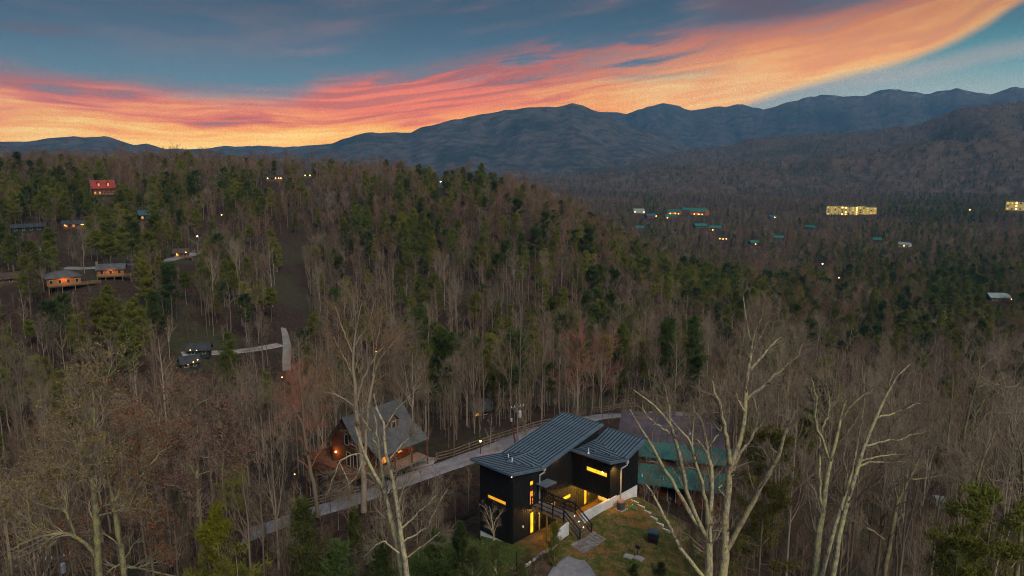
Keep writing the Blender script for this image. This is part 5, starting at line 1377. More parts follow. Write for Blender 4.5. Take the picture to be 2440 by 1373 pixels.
# coarser twins for the distance, fewer and thicker twigs
fp = []
for s in range(5):
    h = 15 + (s * 1.37) % 5
    fp.append((*bare_proto(500 + s, h, 4.4 + (s % 3) * .5, .30, 14, 6, 5, .022, .03, s % 2 == 1), h))
add_kind('bare_far', fp, B_FAR, [B_BROWN, B_BROWN, B_RED, B_BROWN, B_TWIG])
add_kind('pine_far', [(*pine_proto(600 + s, 12 + s, .15, 3.0, 34, 5, 9, .8, .15, .4), 12 + s) for s in range(3)], B_TRUNK, [L_PINE, L_DARK, L_PINE])

def tree_thing(name, kind, i, loc, rotz, scale, label, cat='tree', group=None, cmat=None, sz=None):
    tr, cr, h = TREES[kind][i % len(TREES[kind])]
    o = empty(name, loc, rotz, label, cat, group)
    o.scale = (scale, scale, scale * (sz or 1.0))
    a = bpy.data.objects.new('trunk', tr); COL.objects.link(a); a.parent = o
    if cmat is not None:
        cr = cr.copy(); cr.materials.clear(); cr.materials.append(cmat)
    b = bpy.data.objects.new('crown', cr); COL.objects.link(b); b.parent = o
    return o

# ---- the foreground trees, limb by limb
def hero(name, zoom, Y, limbs, label, barkm, seed, n2=9, n3=5, n4=4, L2=2.2, leaves=None, nleaf=0, spread=.35, twm=None, extend=True, wmul=1.0):
    """zoom = (x0, y0, scale) of the picture in which limbs were read; each limb is [(x, y, width), ...], first the base"""
    rng = np.random.default_rng(seed)
    x0, y0, sc = zoom
    K = 14; PL, RL = [], []
    for li, limb in enumerate(limbs):
        q = np.array(limb, float); px = x0 + q[:, 0] / sc; py = y0 + q[:, 1] / sc
        s = np.concatenate([[0], np.cumsum(np.hypot(np.diff(px), np.diff(py)))])
        slope = rng.uniform(-spread, spread) if li else 0.0
        if limb[0][1] / sc + y0 > 1370: slope = 0.0
        # depth drifts away from or towards the viewer along each limb, starting from where it leaves its parent
        base = Y
        for P_, qd in PL[:]:
            d = np.hypot(qd[:, 0] - px[0], qd[:, 1] - py[0])
            if d.min() < 14: base = P_[d.argmin(), 1]
        st = np.linspace(0, s[-1], K); pxk, pyk, wk = np.interp(st, s, px), np.interp(st, s, py), np.interp(st, s, q[:, 2])
        j = rng.normal(size=(K, 2)) * np.minimum(1.5, s[-1] / 120); j[0] = 0
        mpp = base / F
        Yk = base + slope * st * mpp
        pts = np.array([at_y(a + u_, b + v_, yy) for a, b, u_, v_, yy in zip(pxk, pyk, j[:, 0], j[:, 1], Yk)])
        zc = project(pts)[2]
        rad = wmul * 1.22 * .5 * wk / sc / F * zc
        if extend and limb[0][1] / sc + y0 > 1340:
            d = pts[0] - pts[2]; d = d / max(1e-6, -d[2]); g = pts[0].copy()
            d = np.clip(d, -.25, 1)
            for _ in range(60):
                if g[2] < Hs(g[0], g[1]) - .4: break
                g = g + np.array([d[0], d[1], -1.0]) * .4
            pts = np.concatenate([[g], [(g + pts[0]) / 2], pts[1:-1:1], [pts[-1]]]); rad = np.concatenate([[rad[0] * 1.25], [rad[0] * 1.08], rad[1:-1], [rad[-1]]])
            ii = np.linspace(0, len(pts) - 1, K); pts = np.stack([np.interp(ii, np.arange(len(pts)), pts[:, c]) for c in range(3)], -1); rad = np.interp(ii, np.arange(len(rad)), rad)
            ex, ey, _ = project(pts); PL.append((pts, np.stack([ex, ey], -1)))
        else:
            PL.append((pts, np.stack([pxk, pyk], -1)))
        RL.append(rad)
    P = np.stack([a for a, _ in PL]); R = np.stack(RL)
    root = P[0, 0].copy()
    P = P - root
    tr, cr, lf = TB(), TB(), TB()
    tr.tubes(P, R, 8)
    thin = R[:, -1] < .14
    P2, R2 = grow(rng, P, R * .9, n2 + 4, .28, 1.0, 42, np.full(len(P), L2 * 1.15), .42, 6, .18, .2, .5, .25, .017)
    ok = np.linalg.norm(P2[:, -1] - P2[:, 0], axis=1) > .2
    P2, R2 = P2[ok], np.minimum(R2[ok], .05)
    cr.tubes(P2, R2, 4)
    L_ = np.linalg.norm(P2[:, -1] - P2[:, 0], axis=1)
    P3, R3 = grow(rng, P2, R2, n3, .15, 1.0, 40, L_ * .55, .6, 4, .15, .22, minr=.011); cr.tubes(P3, R3, 3)
    L3 = np.linalg.norm(P3[:, -1] - P3[:, 0], axis=1)
    P4, R4 = grow(rng, P3, R3, n4, .2, 1.0, 38, np.maximum(L3 * .6, .3), .65, 3, .12, .2, minr=.0075); cr.tubes(P4, R4, 3)
    o = empty(name, tuple(root), 0, label, 'tree')
    put('trunk', tr.mesh('trunk', barkm), None, o)
    put('crown', cr.mesh('crown', twm or B_TWIG), None, o)
    if nleaf:
        sel = rng.choice(len(P4), min(nleaf, len(P4)), replace=False)
        cen = P4[sel, -1]; m_ = len(cen)
        for _ in range(2):
            c2 = cen + rng.normal(size=(m_, 3)) * .10
            u_ = unit(rng.normal(size=(m_, 3))) * .085; v_ = unit(np.cross(u_, rng.normal(size=(m_, 3)))) * .065
            lf.tris(np.concatenate([np.stack([c2 - u_, c2 + v_, c2 + u_], 1), np.stack([c2 - u_, c2 + u_, c2 - v_], 1)]))
        put('dead_leaves', lf.mesh('dead_leaves', leaves, False), None, o)
    return o

ZR, ZF, ZC, ZL = (1480, 700, 2.04), (1840, 800, 2.397), (700, 700, 2.04), (0, 800, 2.397)
hero('bare_tree', ZR, 50.0, [
    [(425, 1373, 34), (428, 1200, 28), (425, 1130, 24), (440, 1040, 17)],
    [(400, 1373, 17), (340, 1310, 16), (270, 1210, 14), (235, 1120, 13), (195, 1060, 12), (170, 1000, 9), (145, 950, 7), (122, 922, 4)],
    [(415, 1195, 18), (330, 1060, 17), (280, 960, 15), (215, 860, 14), (160, 760, 12), (120, 690, 10), (85, 645, 8), (70, 605, 5), (40, 560, 3)],
    [(418, 1190, 20), (365, 1090, 18), (325, 970, 17), (295, 840, 15), (265, 720, 14), (240, 640, 12), (205, 578, 9), (140, 530, 7), (105, 500, 5), (60, 470, 3)],
    [(250, 690, 9), (180, 640, 8), (120, 590, 7), (102, 555, 6), (108, 510, 3)],
    [(238, 630, 10), (235, 560, 7), (220, 490, 4), (212, 450, 2)],
    [(425, 1140, 20), (410, 1000, 15), (375, 850, 13), (345, 760, 12), (320, 700, 9), (265, 645, 6), (235, 600, 4)],
    [(345, 755, 6), (350, 650, 5), (358, 590, 3)],
    [(430, 1120, 20), (445, 1000, 16), (440, 880, 15), (425, 780, 14), (402, 660, 12), (388, 612, 9), (357, 570, 7), (348, 525, 5)],
    [(432, 740, 7), (480, 670, 5), (500, 620, 3)],
    [(425, 785, 9), (380, 720, 7), (362, 705, 5)]],
     'pale lichened tree with many spreading stems at the lawn edge beside the black house', B_HERO, 1, 7, 5, 4, 1.7)
hero('bare_tree', ZR, 51.5, [
    [(497, 1373, 38), (505, 1220, 34), (505, 1080, 30), (520, 960, 27), (530, 830, 24)],
    [(530, 830, 21), (510, 700, 18), (490, 600, 15), (470, 520, 12), (445, 450, 9), (440, 415, 5)],
    [(503, 660, 8), (465, 595, 5)],
    [(532, 835, 22), (575, 740, 19), (595, 660, 18), (605, 560, 17), (610, 460, 16), (620, 340, 14), (630, 250, 12), (622, 180, 9), (605, 90, 5), (600, 10, 3)],
    [(630, 260, 10), (650, 190, 7), (680, 120, 5), (692, 50, 3)],
    [(625, 300, 9), (665, 230, 7), (720, 130, 4), (740, 90, 2)],
    [(630, 370, 11), (690, 300, 8), (740, 240, 6), (780, 210, 3)],
    [(605, 520, 14), (680, 460, 12), (740, 400, 11), (800, 350, 9), (860, 310, 6), (885, 240, 3)],
    [(600, 570, 9), (570, 520, 6), (555, 470, 4)],
    [(545, 860, 15), (570, 800, 14), (620, 720, 12), (660, 640, 10), (665, 560, 8), (640, 500, 5)],
    [(652, 670, 7), (695, 620, 4)],
    [(512, 1245, 24), (590, 1110, 21), (660, 980, 19), (720, 870, 18), (765, 790, 16), (790, 690, 13), (830, 600, 9), (850, 565, 4)],
    [(510, 990, 9), (470, 950, 6), (500, 920, 5), (550, 880, 4)]],
     'tallest pale lichened tree with a high forked crown right of the lawn', B_HERO, 2, 8, 5, 4, 1.9)
hero('bare_tree', ZF, 49.0, [
    [(245, 1373, 36), (268, 1150, 32), (290, 1000, 28), (310, 850, 22), (330, 710, 18), (370, 580, 15), (395, 450, 11), (415, 370, 6)],
    [(328, 715, 14), (280, 590, 13), (245, 490, 12), (250, 350, 8), (225, 240, 4)],
    [(285, 540, 10), (325, 450, 9), (325, 350, 7), (308, 275, 5)],
    [(390, 490, 9), (450, 400, 7), (520, 340, 5), (595, 295, 3)],
    [(285, 1020, 15), (265, 800, 11), (270, 600, 8), (255, 420, 4)]],
     'pale forked tree with upright limbs beside the dark pine', B_HERO, 3, 9, 5, 4, 1.8)
hero('bare_tree', ZF, 47.5, [
    [(340, 1373, 26), (385, 1150, 24), (430, 950, 22), (480, 770, 20), (530, 630, 18), (590, 480, 15), (640, 370, 12), (690, 250, 9), (790, 165, 5)],
    [(490, 755, 11), (550, 720, 9), (650, 725, 7), (760, 720, 3)],
    [(540, 630, 10), (620, 605, 8), (740, 590, 6), (870, 545, 3)],
    [(515, 715, 9), (600, 690, 7), (680, 680, 5), (760, 678, 2)],
    [(600, 470, 10), (700, 440, 8), (800, 400, 6), (895, 372, 3)],
    [(640, 370, 8), (665, 290, 6), (700, 185, 3)]],
     'leaning pale tree with long level side branches', B_HERO, 4, 9, 5, 4, 1.8)
hero('bare_tree', ZF, 48.5, [[(285, 1373, 22), (330, 1180, 20), (400, 950, 17), (440, 850, 15), (475, 690, 11), (500, 560, 8), (525, 400, 5), (530, 220, 3)], [(440, 850, 8), (410, 700, 6), (430, 560, 4), (520, 420, 2)]],
     'slim leaning trunk between the two pale forked trees', B_HERO, 5, 9, 5, 4, 1.7)
hero('bare_tree', ZF, 52.0, [
    [(650, 1373, 26), (665, 1190, 22), (700, 1040, 18), (715, 940, 15), (770, 830, 13), (840, 720, 10), (860, 630, 7), (905, 560, 4)],
    [(715, 930, 10), (690, 830, 7), (680, 740, 4)],
    [(780, 820, 8), (880, 815, 6), (960, 800, 5), (1030, 780, 2)],
    [(745, 870, 7), (740, 760, 5), (745, 650, 3)],
    [(640, 1165, 8), (560, 1105, 7), (480, 1070, 5), (430, 1035, 3)]],
     'crooked grey tree with a level limb on the right slope', B_LEFT, 6, 10, 5, 4, 1.9)
hero('bare_tree', ZF, 56.0, [
    [(1040, 1373, 20), (1080, 1200, 17), (1130, 1020, 14), (1190, 770, 11), (1230, 640, 7), (1290, 540, 4)],
    [(1195, 770, 7), (1130, 700, 5), (1080, 665, 3)], [(1200, 760, 6), (1270, 860, 5), (1290, 960, 3)], [(1150, 960, 6), (1100, 860, 4), (1090, 760, 2)]],
     'thin grey tree leaning right above the corner pine', B_LEFT, 7, 12, 6, 4, 2.2)
hero('bare_tree', ZF, 62.0, [
    [(1060, 1373, 22), (1070, 900, 18), (1095, 560, 14), (1130, 400, 12), (1170, 290, 9), (1190, 190, 6), (1185, 120, 3)],
    [(1165, 300, 8), (1240, 270, 6), (1330, 290, 5), (1438, 297, 3)], [(1190, 190, 5), (1250, 130, 4), (1300, 100, 2)],
    [(1140, 500, 9), (1210, 370, 7), (1260, 290, 5), (1330, 170, 3)], [(1110, 620, 8), (1230, 440, 6), (1438, 440, 3)]],
     'tall tree with angular silvery branches at the far right', B_LEFT, 8, 12, 6, 4, 2.6)
hero('bare_tree', ZF, 58.0, [
    [(1400, 1373, 24), (1420, 1100, 20), (1438, 860, 15), (1425, 640, 9), (1360, 530, 5), (1350, 470, 3)],
    [(1436, 870, 9), (1380, 800, 7), (1350, 700, 4)], [(1425, 650, 6), (1460, 560, 4), (1480, 450, 2)]],
     'grey trunk at the right edge behind the corner pine', B_LEFT, 9, 12, 6, 4, 2.4)
hero('bare_tree', ZC, 58.0, [
    [(535, 1373, 30), (515, 1270, 28), (480, 1130, 23), (450, 1000, 20), (435, 940, 18), (385, 870, 14), (340, 760, 12), (310, 690, 10), (300, 640, 6)],
    [(335, 775, 6), (270, 785, 6), (222, 815, 6), (190, 900, 4), (160, 985, 3)],
    [(225, 825, 5), (258, 895, 4), (272, 950, 3)],
    [(435, 945, 13), (430, 850, 11), (412, 760, 10), (402, 650, 8), (388, 580, 6), (345, 520, 3)],
    [(410, 760, 7), (370, 660, 5), (330, 600, 4), (290, 560, 2)],
    [(350, 780, 6), (300, 900, 4), (230, 960, 3)]],
     'pale leaning tree with a drooping limb in front of the brown cabin', B_HERO, 10, 10, 6, 4, 1.8)
hero('bare_tree', ZC, 57.0, [
    [(545, 1373, 22), (540, 1300, 21), (515, 1150, 19), (495, 1000, 17), (470, 850, 14), (440, 760, 12), (445, 640, 10), (402, 550, 8), (390, 490, 5)],
    [(470, 800, 7), (520, 740, 5), (570, 690, 3)], [(445, 650, 6), (500, 560, 4), (620, 440, 2)],
    [(500, 1050, 8), (540, 920, 6), (580, 865, 3)], [(518, 1150, 9), (590, 1080, 7), (690, 985, 3)], [(530, 1210, 8), (640, 1140, 6), (745, 950, 2)],
    [(512, 1262, 8), (440, 1200, 6), (390, 1230, 5), (340, 1285, 3)], [(540, 1290, 7), (620, 1230, 5), (730, 1150, 3)]],
     'slender twin trunk with rising side twigs in front of the brown cabin', B_HERO, 11, 11, 6, 4, 1.8)
hero('bare_tree', ZC, 84.0, [
    [(340, 1060, 26), (335, 850, 22), (320, 700, 19), (308, 560, 17), (295, 440, 14), (285, 340, 11), (290, 250, 8), (310, 150, 5), (330, 50, 3)],
    [(310, 520, 10), (340, 400, 8), (400, 300, 6), (485, 205, 3)],
    [(345, 830, 13), (350, 700, 12), (370, 500, 11), (385, 400, 9), (412, 330, 7), (460, 260, 5), (525, 195, 2)],
    [(300, 420, 8), (250, 320, 6), (190, 215, 3)], [(305, 555, 7), (240, 510, 6), (190, 485, 5), (145, 480, 3)],
    [(290, 300, 7), (240, 180, 5), (200, 60, 3)], [(290, 270, 6), (360, 150, 4), (400, 20, 2)], [(385, 400, 6), (400, 250, 4), (430, 90, 2)]],
     'very tall slim tree rising beside the brown cabin gable', B_TRUNK, 12, 14, 6, 4, 3.0, twm=B_BROWN, extend=False)
hero('bare_tree', ZC, 86.0, [
    [(118, 1085, 18), (75, 820, 15), (48, 680, 12), (40, 560, 9), (30, 450, 6), (20, 370, 3)],
    [(60, 740, 8), (110, 640, 6), (150, 560, 3)], [(45, 640, 7), (0, 560, 5), (-40, 500, 3)], [(42, 560, 6), (75, 470, 4), (110, 400, 2)]],
     'leaning grey tree with a fan of fine twigs left of the brown cabin', B_TRUNK, 13, 14, 7, 4, 2.6, twm=B_RED, extend=False)
hero('bare_tree', ZL, 55.0, [
    [(570, 1373, 36), (560, 1200, 34), (545, 1030, 31), (535, 900, 27), (512, 800, 23), (520, 700, 20), (535, 550, 15), (540, 420, 10), (530, 320, 6), (515, 220, 3)],
    [(552, 1275, 20), (500, 1200, 18), (430, 1150, 17), (340, 1125, 15), (260, 1140, 12), (170, 1165, 9), (80, 1215, 6), (-10, 1262, 4)],
    [(432, 1150, 13), (400, 1060, 12), (370, 1000, 10), (320, 940, 7), (272, 888, 4)], [(370, 1000, 7), (380, 880, 6), (392, 785, 4)],
    [(262, 1140, 8), (190, 1080, 7), (110, 1010, 5), (58, 925, 3)],
    [(505, 822, 10), (440, 775, 9), (380, 750, 7), (300, 765, 5), (205, 790, 3)],
    [(512, 712, 10), (460, 640, 8), (420, 570, 6), (378, 495, 3)], [(556, 1032, 11), (620, 1012, 8), (680, 1000, 6), (790, 965, 3)],
    [(515, 840, 8), (560, 740, 7), (620, 690, 4)], [(535, 560, 7), (480, 430, 5), (450, 330, 3)], [(538, 460, 6), (590, 340, 4), (620, 220, 2)]],
     'olive-barked oak with a long arching low limb and tufts of dead leaves', B_LEFT, 14, 9, 6, 5, 2.6, L_DEADO, 3000)
hero('bare_tree', ZL, 56.0, [
    [(710, 1373, 30), (690, 1200, 27), (660, 1020, 23), (630, 880, 17), (600, 740, 15), (598, 600, 12), (605, 450, 8), (600, 370, 4)],
    [(602, 690, 9), (680, 610, 7), (760, 520, 6), (800, 450, 3)], [(650, 960, 11), (700, 830, 9), (770, 730, 8), (850, 630, 5)],
    [(688, 1000, 11), (770, 850, 9), (850, 740, 8), (940, 650, 6), (1010, 600, 3)], [(692, 1215, 9), (640, 1160, 7), (560, 1110, 6), (490, 1130, 3)],
    [(700, 1290, 9), (760, 1200, 6), (900, 1060, 3)], [(700, 1300, 8), (640, 1330, 7), (600, 1373, 5)], [(705, 1320, 8), (780, 1330, 6), (900, 1290, 3)]],
     'grey oak with forked rising limbs and rusty dead leaves beside the olive oak', B_LEFT, 15, 9, 6, 5, 2.4, L_DEAD, 2000)
hero('bare_tree', ZL, 68.0, [
    [(1060, 1373, 24), (1045, 1100, 20), (1030, 900, 19), (1000, 780, 17), (960, 640, 15), (920, 520, 12), (880, 430, 9), (800, 380, 6), (690, 375, 3)],
    [(945, 610, 9), (890, 540, 8), (820, 500, 6), (750, 515, 3)], [(960, 650, 8), (900, 600, 6), (840, 580, 4), (740, 560, 2)],
    [(1040, 1000, 14), (1065, 800, 13), (1075, 600, 12), (1070, 470, 9), (1110, 400, 7), (1205, 352, 4)], [(1070, 480, 7), (1040, 380, 5), (1050, 270, 3)]],
     'arching grey tree with curved-over limbs behind the left oaks', B_LEFT, 16, 11, 6, 5, 2.8, L_DEAD, 1800)
hero('bare_tree', ZL, 60.0, [
    [(1168, 1373, 28), (1160, 1180, 26), (1140, 1000, 23), (1125, 880, 19), (1118, 790, 17), (1130, 680, 13), (1160, 640, 11), (1200, 600, 8), (1265, 555, 4)],
    [(1116, 795, 10), (1075, 720, 8), (1052, 645, 4)], [(1132, 955, 10), (1080, 900, 9), (1020, 860, 7), (935, 850, 3)],
    [(1130, 690, 8), (1200, 700, 6), (1300, 650, 4), (1370, 630, 2)], [(1200, 600, 6), (1230, 500, 4), (1290, 420, 2)], [(1120, 800, 8), (1210, 770, 5), (1320, 740, 3)]],
     'pale trunk with pinkish dead leaves above the yellow-green pine', B_LEFT, 17, 11, 6, 5, 2.4, L_DEADP, 2400)
# small bare sapling in front of the house corner
hero('bare_tree', (1080, 1180, 6.1), 62.0, [
    [(600, 1177, 26), (590, 800, 20), (575, 520, 18), (560, 350, 12), (540, 200, 6), (520, 150, 4)], [(575, 530, 10), (480, 350, 7), (450, 290, 4)], [(572, 500, 10), (620, 350, 7), (700, 260, 4)],
    [(565, 420, 8), (480, 220, 6), (400, 130, 3)], [(575, 480, 8), (560, 280, 6), (600, 200, 4)], [(590, 560, 8), (640, 420, 5)], [(580, 560, 8), (500, 450, 5)]],
     'small pale bare sapling against the black house corner', B_HERO, 18, 5, 3, 2, .6)

# ---- evergreens near the house
add_kind('cedar', [(*pine_proto(700 + s, 8.0, .04, 2.2 + .25 * s, 74, 9, 18, .28, .020, .55, .6, .04), 8.0) for s in range(3)], B_TRUNK, [L_CED])
add_kind('tuft_pine', [(*pine_proto(720 + s, 9.0, .22, 2.5, 26, 8, 34, .36, .018, .45, .35, .03), 9.0) for s in range(2)], B_TRUNK, [L_YEL])
add_kind('layer_pine', [(*pine_proto(740, 13.0, .28, 3.4, 30, 14, 30, .34, .020, .35, .0), 13.0)], B_TRUNK, [L_YEL])
def ever(kind, i, px, py, Y, label, cmat=None, name='cedar_tree', zg=None, sx=1.0, wide=1.0):
    p = at_y(px, py, Y); g = Hs(p[0], p[1]) - .15
    h = max(1.2, p[2] - g); s = h / TREES[kind][i % len(TREES[kind])][2]
    o = tree_thing(name, kind, i, (p[0], p[1], g), px * .37, s, label, 'tree', None, cmat)
    o.scale = (s * wide, s * wide, s)
    return o
ever('cedar', 0, 722, 1178, 62, 'tall feathery olive cedar left of the pale leaning trees', wide=.95)
ever('cedar', 1, 845, 1212, 66, 'olive cedar standing just below the road', wide=.8)
ever('cedar', 2, 1322, 1244, 60.5, 'sparse cedar in front of the deck and the stairs', L_PINE, wide=.85)
ever('cedar', 1, 1182, 1288, 60, 'olive cedar at the foot of the small bare sapling', wide=1.2)
ever('cedar', 0, 1096, 1238, 66, 'dark cedar against the left end of the black house', L_DARK, wide=1.3)
ever('cedar', 2, 1040, 1262, 64, 'broad dark cedar beside the pale slender trunks', L_DARK, wide=1.4)
ever('cedar', 1, 1125, 1300, 60, 'low green cedar below the white foundation', L_CED, wide=1.6)
ever('cedar', 0, 905, 1285, 61, 'green cedar behind the foot of the leaning pale tree', L_DARK, wide=1.2)
ever('cedar', 2, 800, 1290, 60, 'dark cedar between the tall olive cedar and the pale trunks', L_DARK, wide=1.3)
ever('cedar', 0, 1245, 1338, 59, 'small olive cedar beside the white stones', L_CED, wide=1.5)
ever('cedar', 1, 1512, 1346, 60, 'low dark green bush at the driveway edge', L_DARK, 'evergreen_bush', wide=2.2)
ever('cedar', 2, 1576, 1340, 60, 'second low dark green bush right of the driveway', L_DARK, 'evergreen_bush', wide=2.0)
ever('tuft_pine', 0, 506, 1212, 57, 'yellow-green tufted pine hiding the pale trunk', name='young_pine', wide=.72)
ever('tuft_pine', 1, 560, 1296, 55, 'low yellow-green pine at the foot of the tufted one', name='young_pine', wide=1.0)
ever('layer_pine', 0, 1832, 1012, 55, 'pine with layered green boughs behind the tall pale tree', None, 'pine_tree', wide=.85)
ever('layer_pine', 0, 2368, 1168, 52, 'dark pine with layered boughs in the right corner', L_PINE, 'pine_tree', wide=.95)
ever('layer_pine', 0, 2290, 1262, 50, 'lower pine beside the corner pine', L_PINE, 'pine_tree', wide=.9)
ever('cedar', 1, 1592, 764, 175, 'broad dark green tree standing out of the bare wood behind the house', L_DARK, 'pine_tree', wide=1.0)
ever('cedar', 0, 1486, 764, 190, 'olive green rounded tree left of the broad dark green one', L_PINE, 'pine_tree', wide=.9)
ever('cedar', 2, 1655, 755, 200, 'dark green tree right of the broad dark green one', L_DARK, 'pine_tree', wide=.9)
def near_bare(px, py, pyb, i, label, cm, wide=1.0, kind='bare'):
    g = hit(px, pyb); p = at_y(px, py, g[1]); h = max(3, p[2] - g[2])
    o = tree_thing('bare_tree', kind, i, tuple(g), px * .7, 1, label, 'tree', None, cm); s = h / TREES[kind][i % len(TREES[kind])][2]
    o.scale = (s * wide, s * wide, s)
near_bare(1375, 800, 990, 4, 'reddish-twigged bare tree behind the black house ridge, left of a pair', B_ROSE, 1.05, 'fan')
near_bare(1432, 806, 985, 7, 'reddish-twigged bare tree behind the black house ridge, right of a pair', B_ROSE, 1.0, 'fan')
near_bare(1081, 850, 1090, 1, 'pale slender tree standing by the gravel lot', B_TWIG, .8)

near_bare(1200, 815, 985, 3, 'pale broad-crowned tree behind the roadside fence left of the house ridge', B_TWIG, .95, 'fan')
near_bare(712, 885, 1130, 1, 'pinkish fan-crowned tree left of the brown cabin', B_ROSE, .8, 'fan')
PROTECT += [(1305, 1480, 800, 985, 118), (1550, 1640, 765, 905, 168), (1455, 1520, 770, 880, 183), (1050, 1115, 850, 1080, 95), (1160, 1245, 815, 965, 118)]
def thin_tree(px, py, Y, i, label, cm, wide=.75):
    p = at_y(px, py, Y); g = Hs(p[0], p[1]); h = max(5, p[2] - g); s = h / TREES['bare'][i % 9][2]
    o = tree_thing('bare_tree', 'bare', i, (p[0], p[1], g - .2), px * .7, 1, label, 'tree', None, cm); o.scale = (s * wide, s * wide, s)
for k_, (px_, py_, Y_, lab_) in enumerate(((1985, 880, 60, 'thin tree rising between the forked pale trees and the leaning one'), (2062, 850, 65, 'thin tree just right of the leaning pale tree'), (2130, 905, 61, 'slim tree left of the crooked grey tree'),
        (2196, 872, 66, 'slim tall tree behind the crooked grey tree'), (2270, 884, 62, 'slender tree between the crooked tree and the corner pine'), (2335, 935, 60, 'slender tree just behind the corner pine'), (1903, 930, 61, 'thin tree right of the layered pine'), (2425, 902, 66, 'thin tree behind the right edge trunk'),
        (60, 985, 60, 'brown-twigged tree above the long arching oak limb'), (182, 1000, 66, 'brown-twigged tree behind the olive-barked oak'), (330, 965, 68, 'brown-twigged tree behind the grey oak'), (402, 1012, 64, 'slim tree between the grey oak and the arching tree'),
        (640, 960, 76, 'slim pale tree left of the tall olive cedar'), (608, 1005, 72, 'second slim pale tree left of the tall olive cedar'))):
    thin_tree(px_, py_, Y_, k_, lab_, B_TWIG if px_ > 1800 or px_ > 600 else B_BROWN)
# ---- the woods
rngF = np.random.default_rng(77)
BLOBS = [(120, 470, 170, 60, .9), (330, 510, 120, 70, .8), (430, 470, 80, 50, .6), (60, 560, 120, 60, .7), (300, 580, 160, 40, .6), (440, 660, 110, 90, .98), (350, 720, 140, 80, .9), (110, 770, 170, 60, .6), (130, 890, 60, 45, .8),
         (560, 460, 80, 50, .5), (620, 460, 60, 40, .75), (850, 530, 40, 50, .7), (990, 560, 95, 110, .62), (1050, 450, 60, 50, .6), (1130, 440, 60, 40, .6), (1000, 700, 60, 50, .5), (1250, 620, 120, 60, .5), (1400, 640, 120, 70, .5),
         (1500, 560, 120, 80, .4), (1660, 670, 120, 80, .65), (1735, 690, 60, 80, .8), (1200, 860, 90, 110, .65), (1350, 760, 140, 60, .5), (1050, 860, 60, 80, .45), (1900, 700, 130, 80, .45), (2100, 620, 200, 70, .45), (2300, 680, 200, 110, .7),
         (2200, 780, 200, 60, .6), (2080, 770, 60, 50, .8), (2250, 500, 220, 60, .5), (1550, 480, 25, 18, .9), (750, 850, 30, 40, .8), (2330, 420, 120, 40, .45)]
def pine_prob(px, py):
    v = np.full(px.shape, .17)
    for bx, by, rx, ry, w_ in BLOBS: v = np.maximum(v, min(1, w_ * 1.6) * np.exp(-(((px - bx) / rx) ** 2 + ((py - by) / ry) ** 2)))
    return v
def polyd(X, Y, line):
    d = np.full(X.shape, 1e9)
    for x, y in np.asarray(line)[::2]: d = np.minimum(d, np.hypot(X - x, Y - y))
    return d
spots = []
for r0, r1, sp, jit in ((62, 130, 7.2, .48), (130, 280, 6.8, .48), (280, 640, 6.9, .48), (640, 1050, 9.0, .48), (1050, 1800, 12, .48), (1800, 2700, 17, .48), (2700, 4000, 24, .48)):
    xs = np.arange(-r1 * .80, r1 * .80, sp); ys = np.arange(r0, r1, sp)
    X, Y = np.meshgrid(xs, ys); X = X.ravel() + rngF.uniform(-jit, jit, X.size) * sp; Y = Y.ravel() + rngF.uniform(-jit, jit, Y.size) * sp
    k = np.abs(X) < .74 * Y + 12
    spots.append(np.stack([X[k], Y[k]], -1))
S = np.concatenate(spots)
SZ = hill_z(S[:, 0], S[:, 1], H(S[:, 0], S[:, 1], patio=False))
sc_ = rngF.normal(.84, .16, len(S)).clip(.48, 1.25)
px, pyb, zc = project(np.stack([S[:, 0], S[:, 1], SZ], -1))
_, pyt, _ = project(np.stack([S[:, 0], S[:, 1], SZ + 17 * sc_], -1))
pym = .4 * pyb + .6 * pyt
isp = (rngF.random(len(S)) < pine_prob(px, pym)) & ((S[:, 1] > 150) | (rngF.random(len(S)) < .25))
keep = np.ones(len(S), bool)
for line, rad in ((ROAD, 4.6), (LOT, 5.5), (STEEP, 4.5), (LANE, 3.2), (HILL, 3.5), (DRIVE, 5)): keep &= polyd(S[:, 0], S[:, 1], line) > rad
dxx, dyy = S[:, 0] - HO[0], S[:, 1] - HO[1]; uu_ = dxx * HU[0] + dyy * HU[1]; vv_ = dxx * HV[0] + dyy * HV[1]
keep &= ~((uu_ > -8) & (uu_ < 17.5) & (vv_ > -12) & (vv_ < 17.5))
keep &= ~((px > 662) & (px < 728) & (pyb > 560) & (pyb < 905) & (S[:, 1] > 215))          # the cut up the hillside
for o in list(bpy.data.objects):
    if o.parent is None and o.get('category') in ('cabin', 'house', 'building', 'car'):
        ctr = np.array(o.location); rad = {'cabin': 6.5, 'house': 7.5, 'building': 34, 'car': 3.5}[o['category']]
        if o.name.startswith('modern'): continue
        if o.name.startswith('chalet'): ctr = ctr + np.array([3.5, 4.0, 0]); rad = 9
        if o.name.startswith('log_cabin'): ctr = ctr + np.array([2.5, 6, 0]); rad = 11
        keep &= np.hypot(S[:, 0] - ctr[0], S[:, 1] - ctr[1]) > rad
wpx = np.where(isp, 2.2, 2.0) * sc_ / zc * F
for x0_, x1_, y0_, y1_, dist in PROTECT:
    thin = rngF.random(len(S)) < (.0 if x1_ - x0_ < 60 else .04)
    keep &= ~((S[:, 1] < dist) & (px + wpx * .8 > x0_) & (px - wpx * .8 < x1_) & (pyt < y1_) & (pyb > y0_) & ~thin)
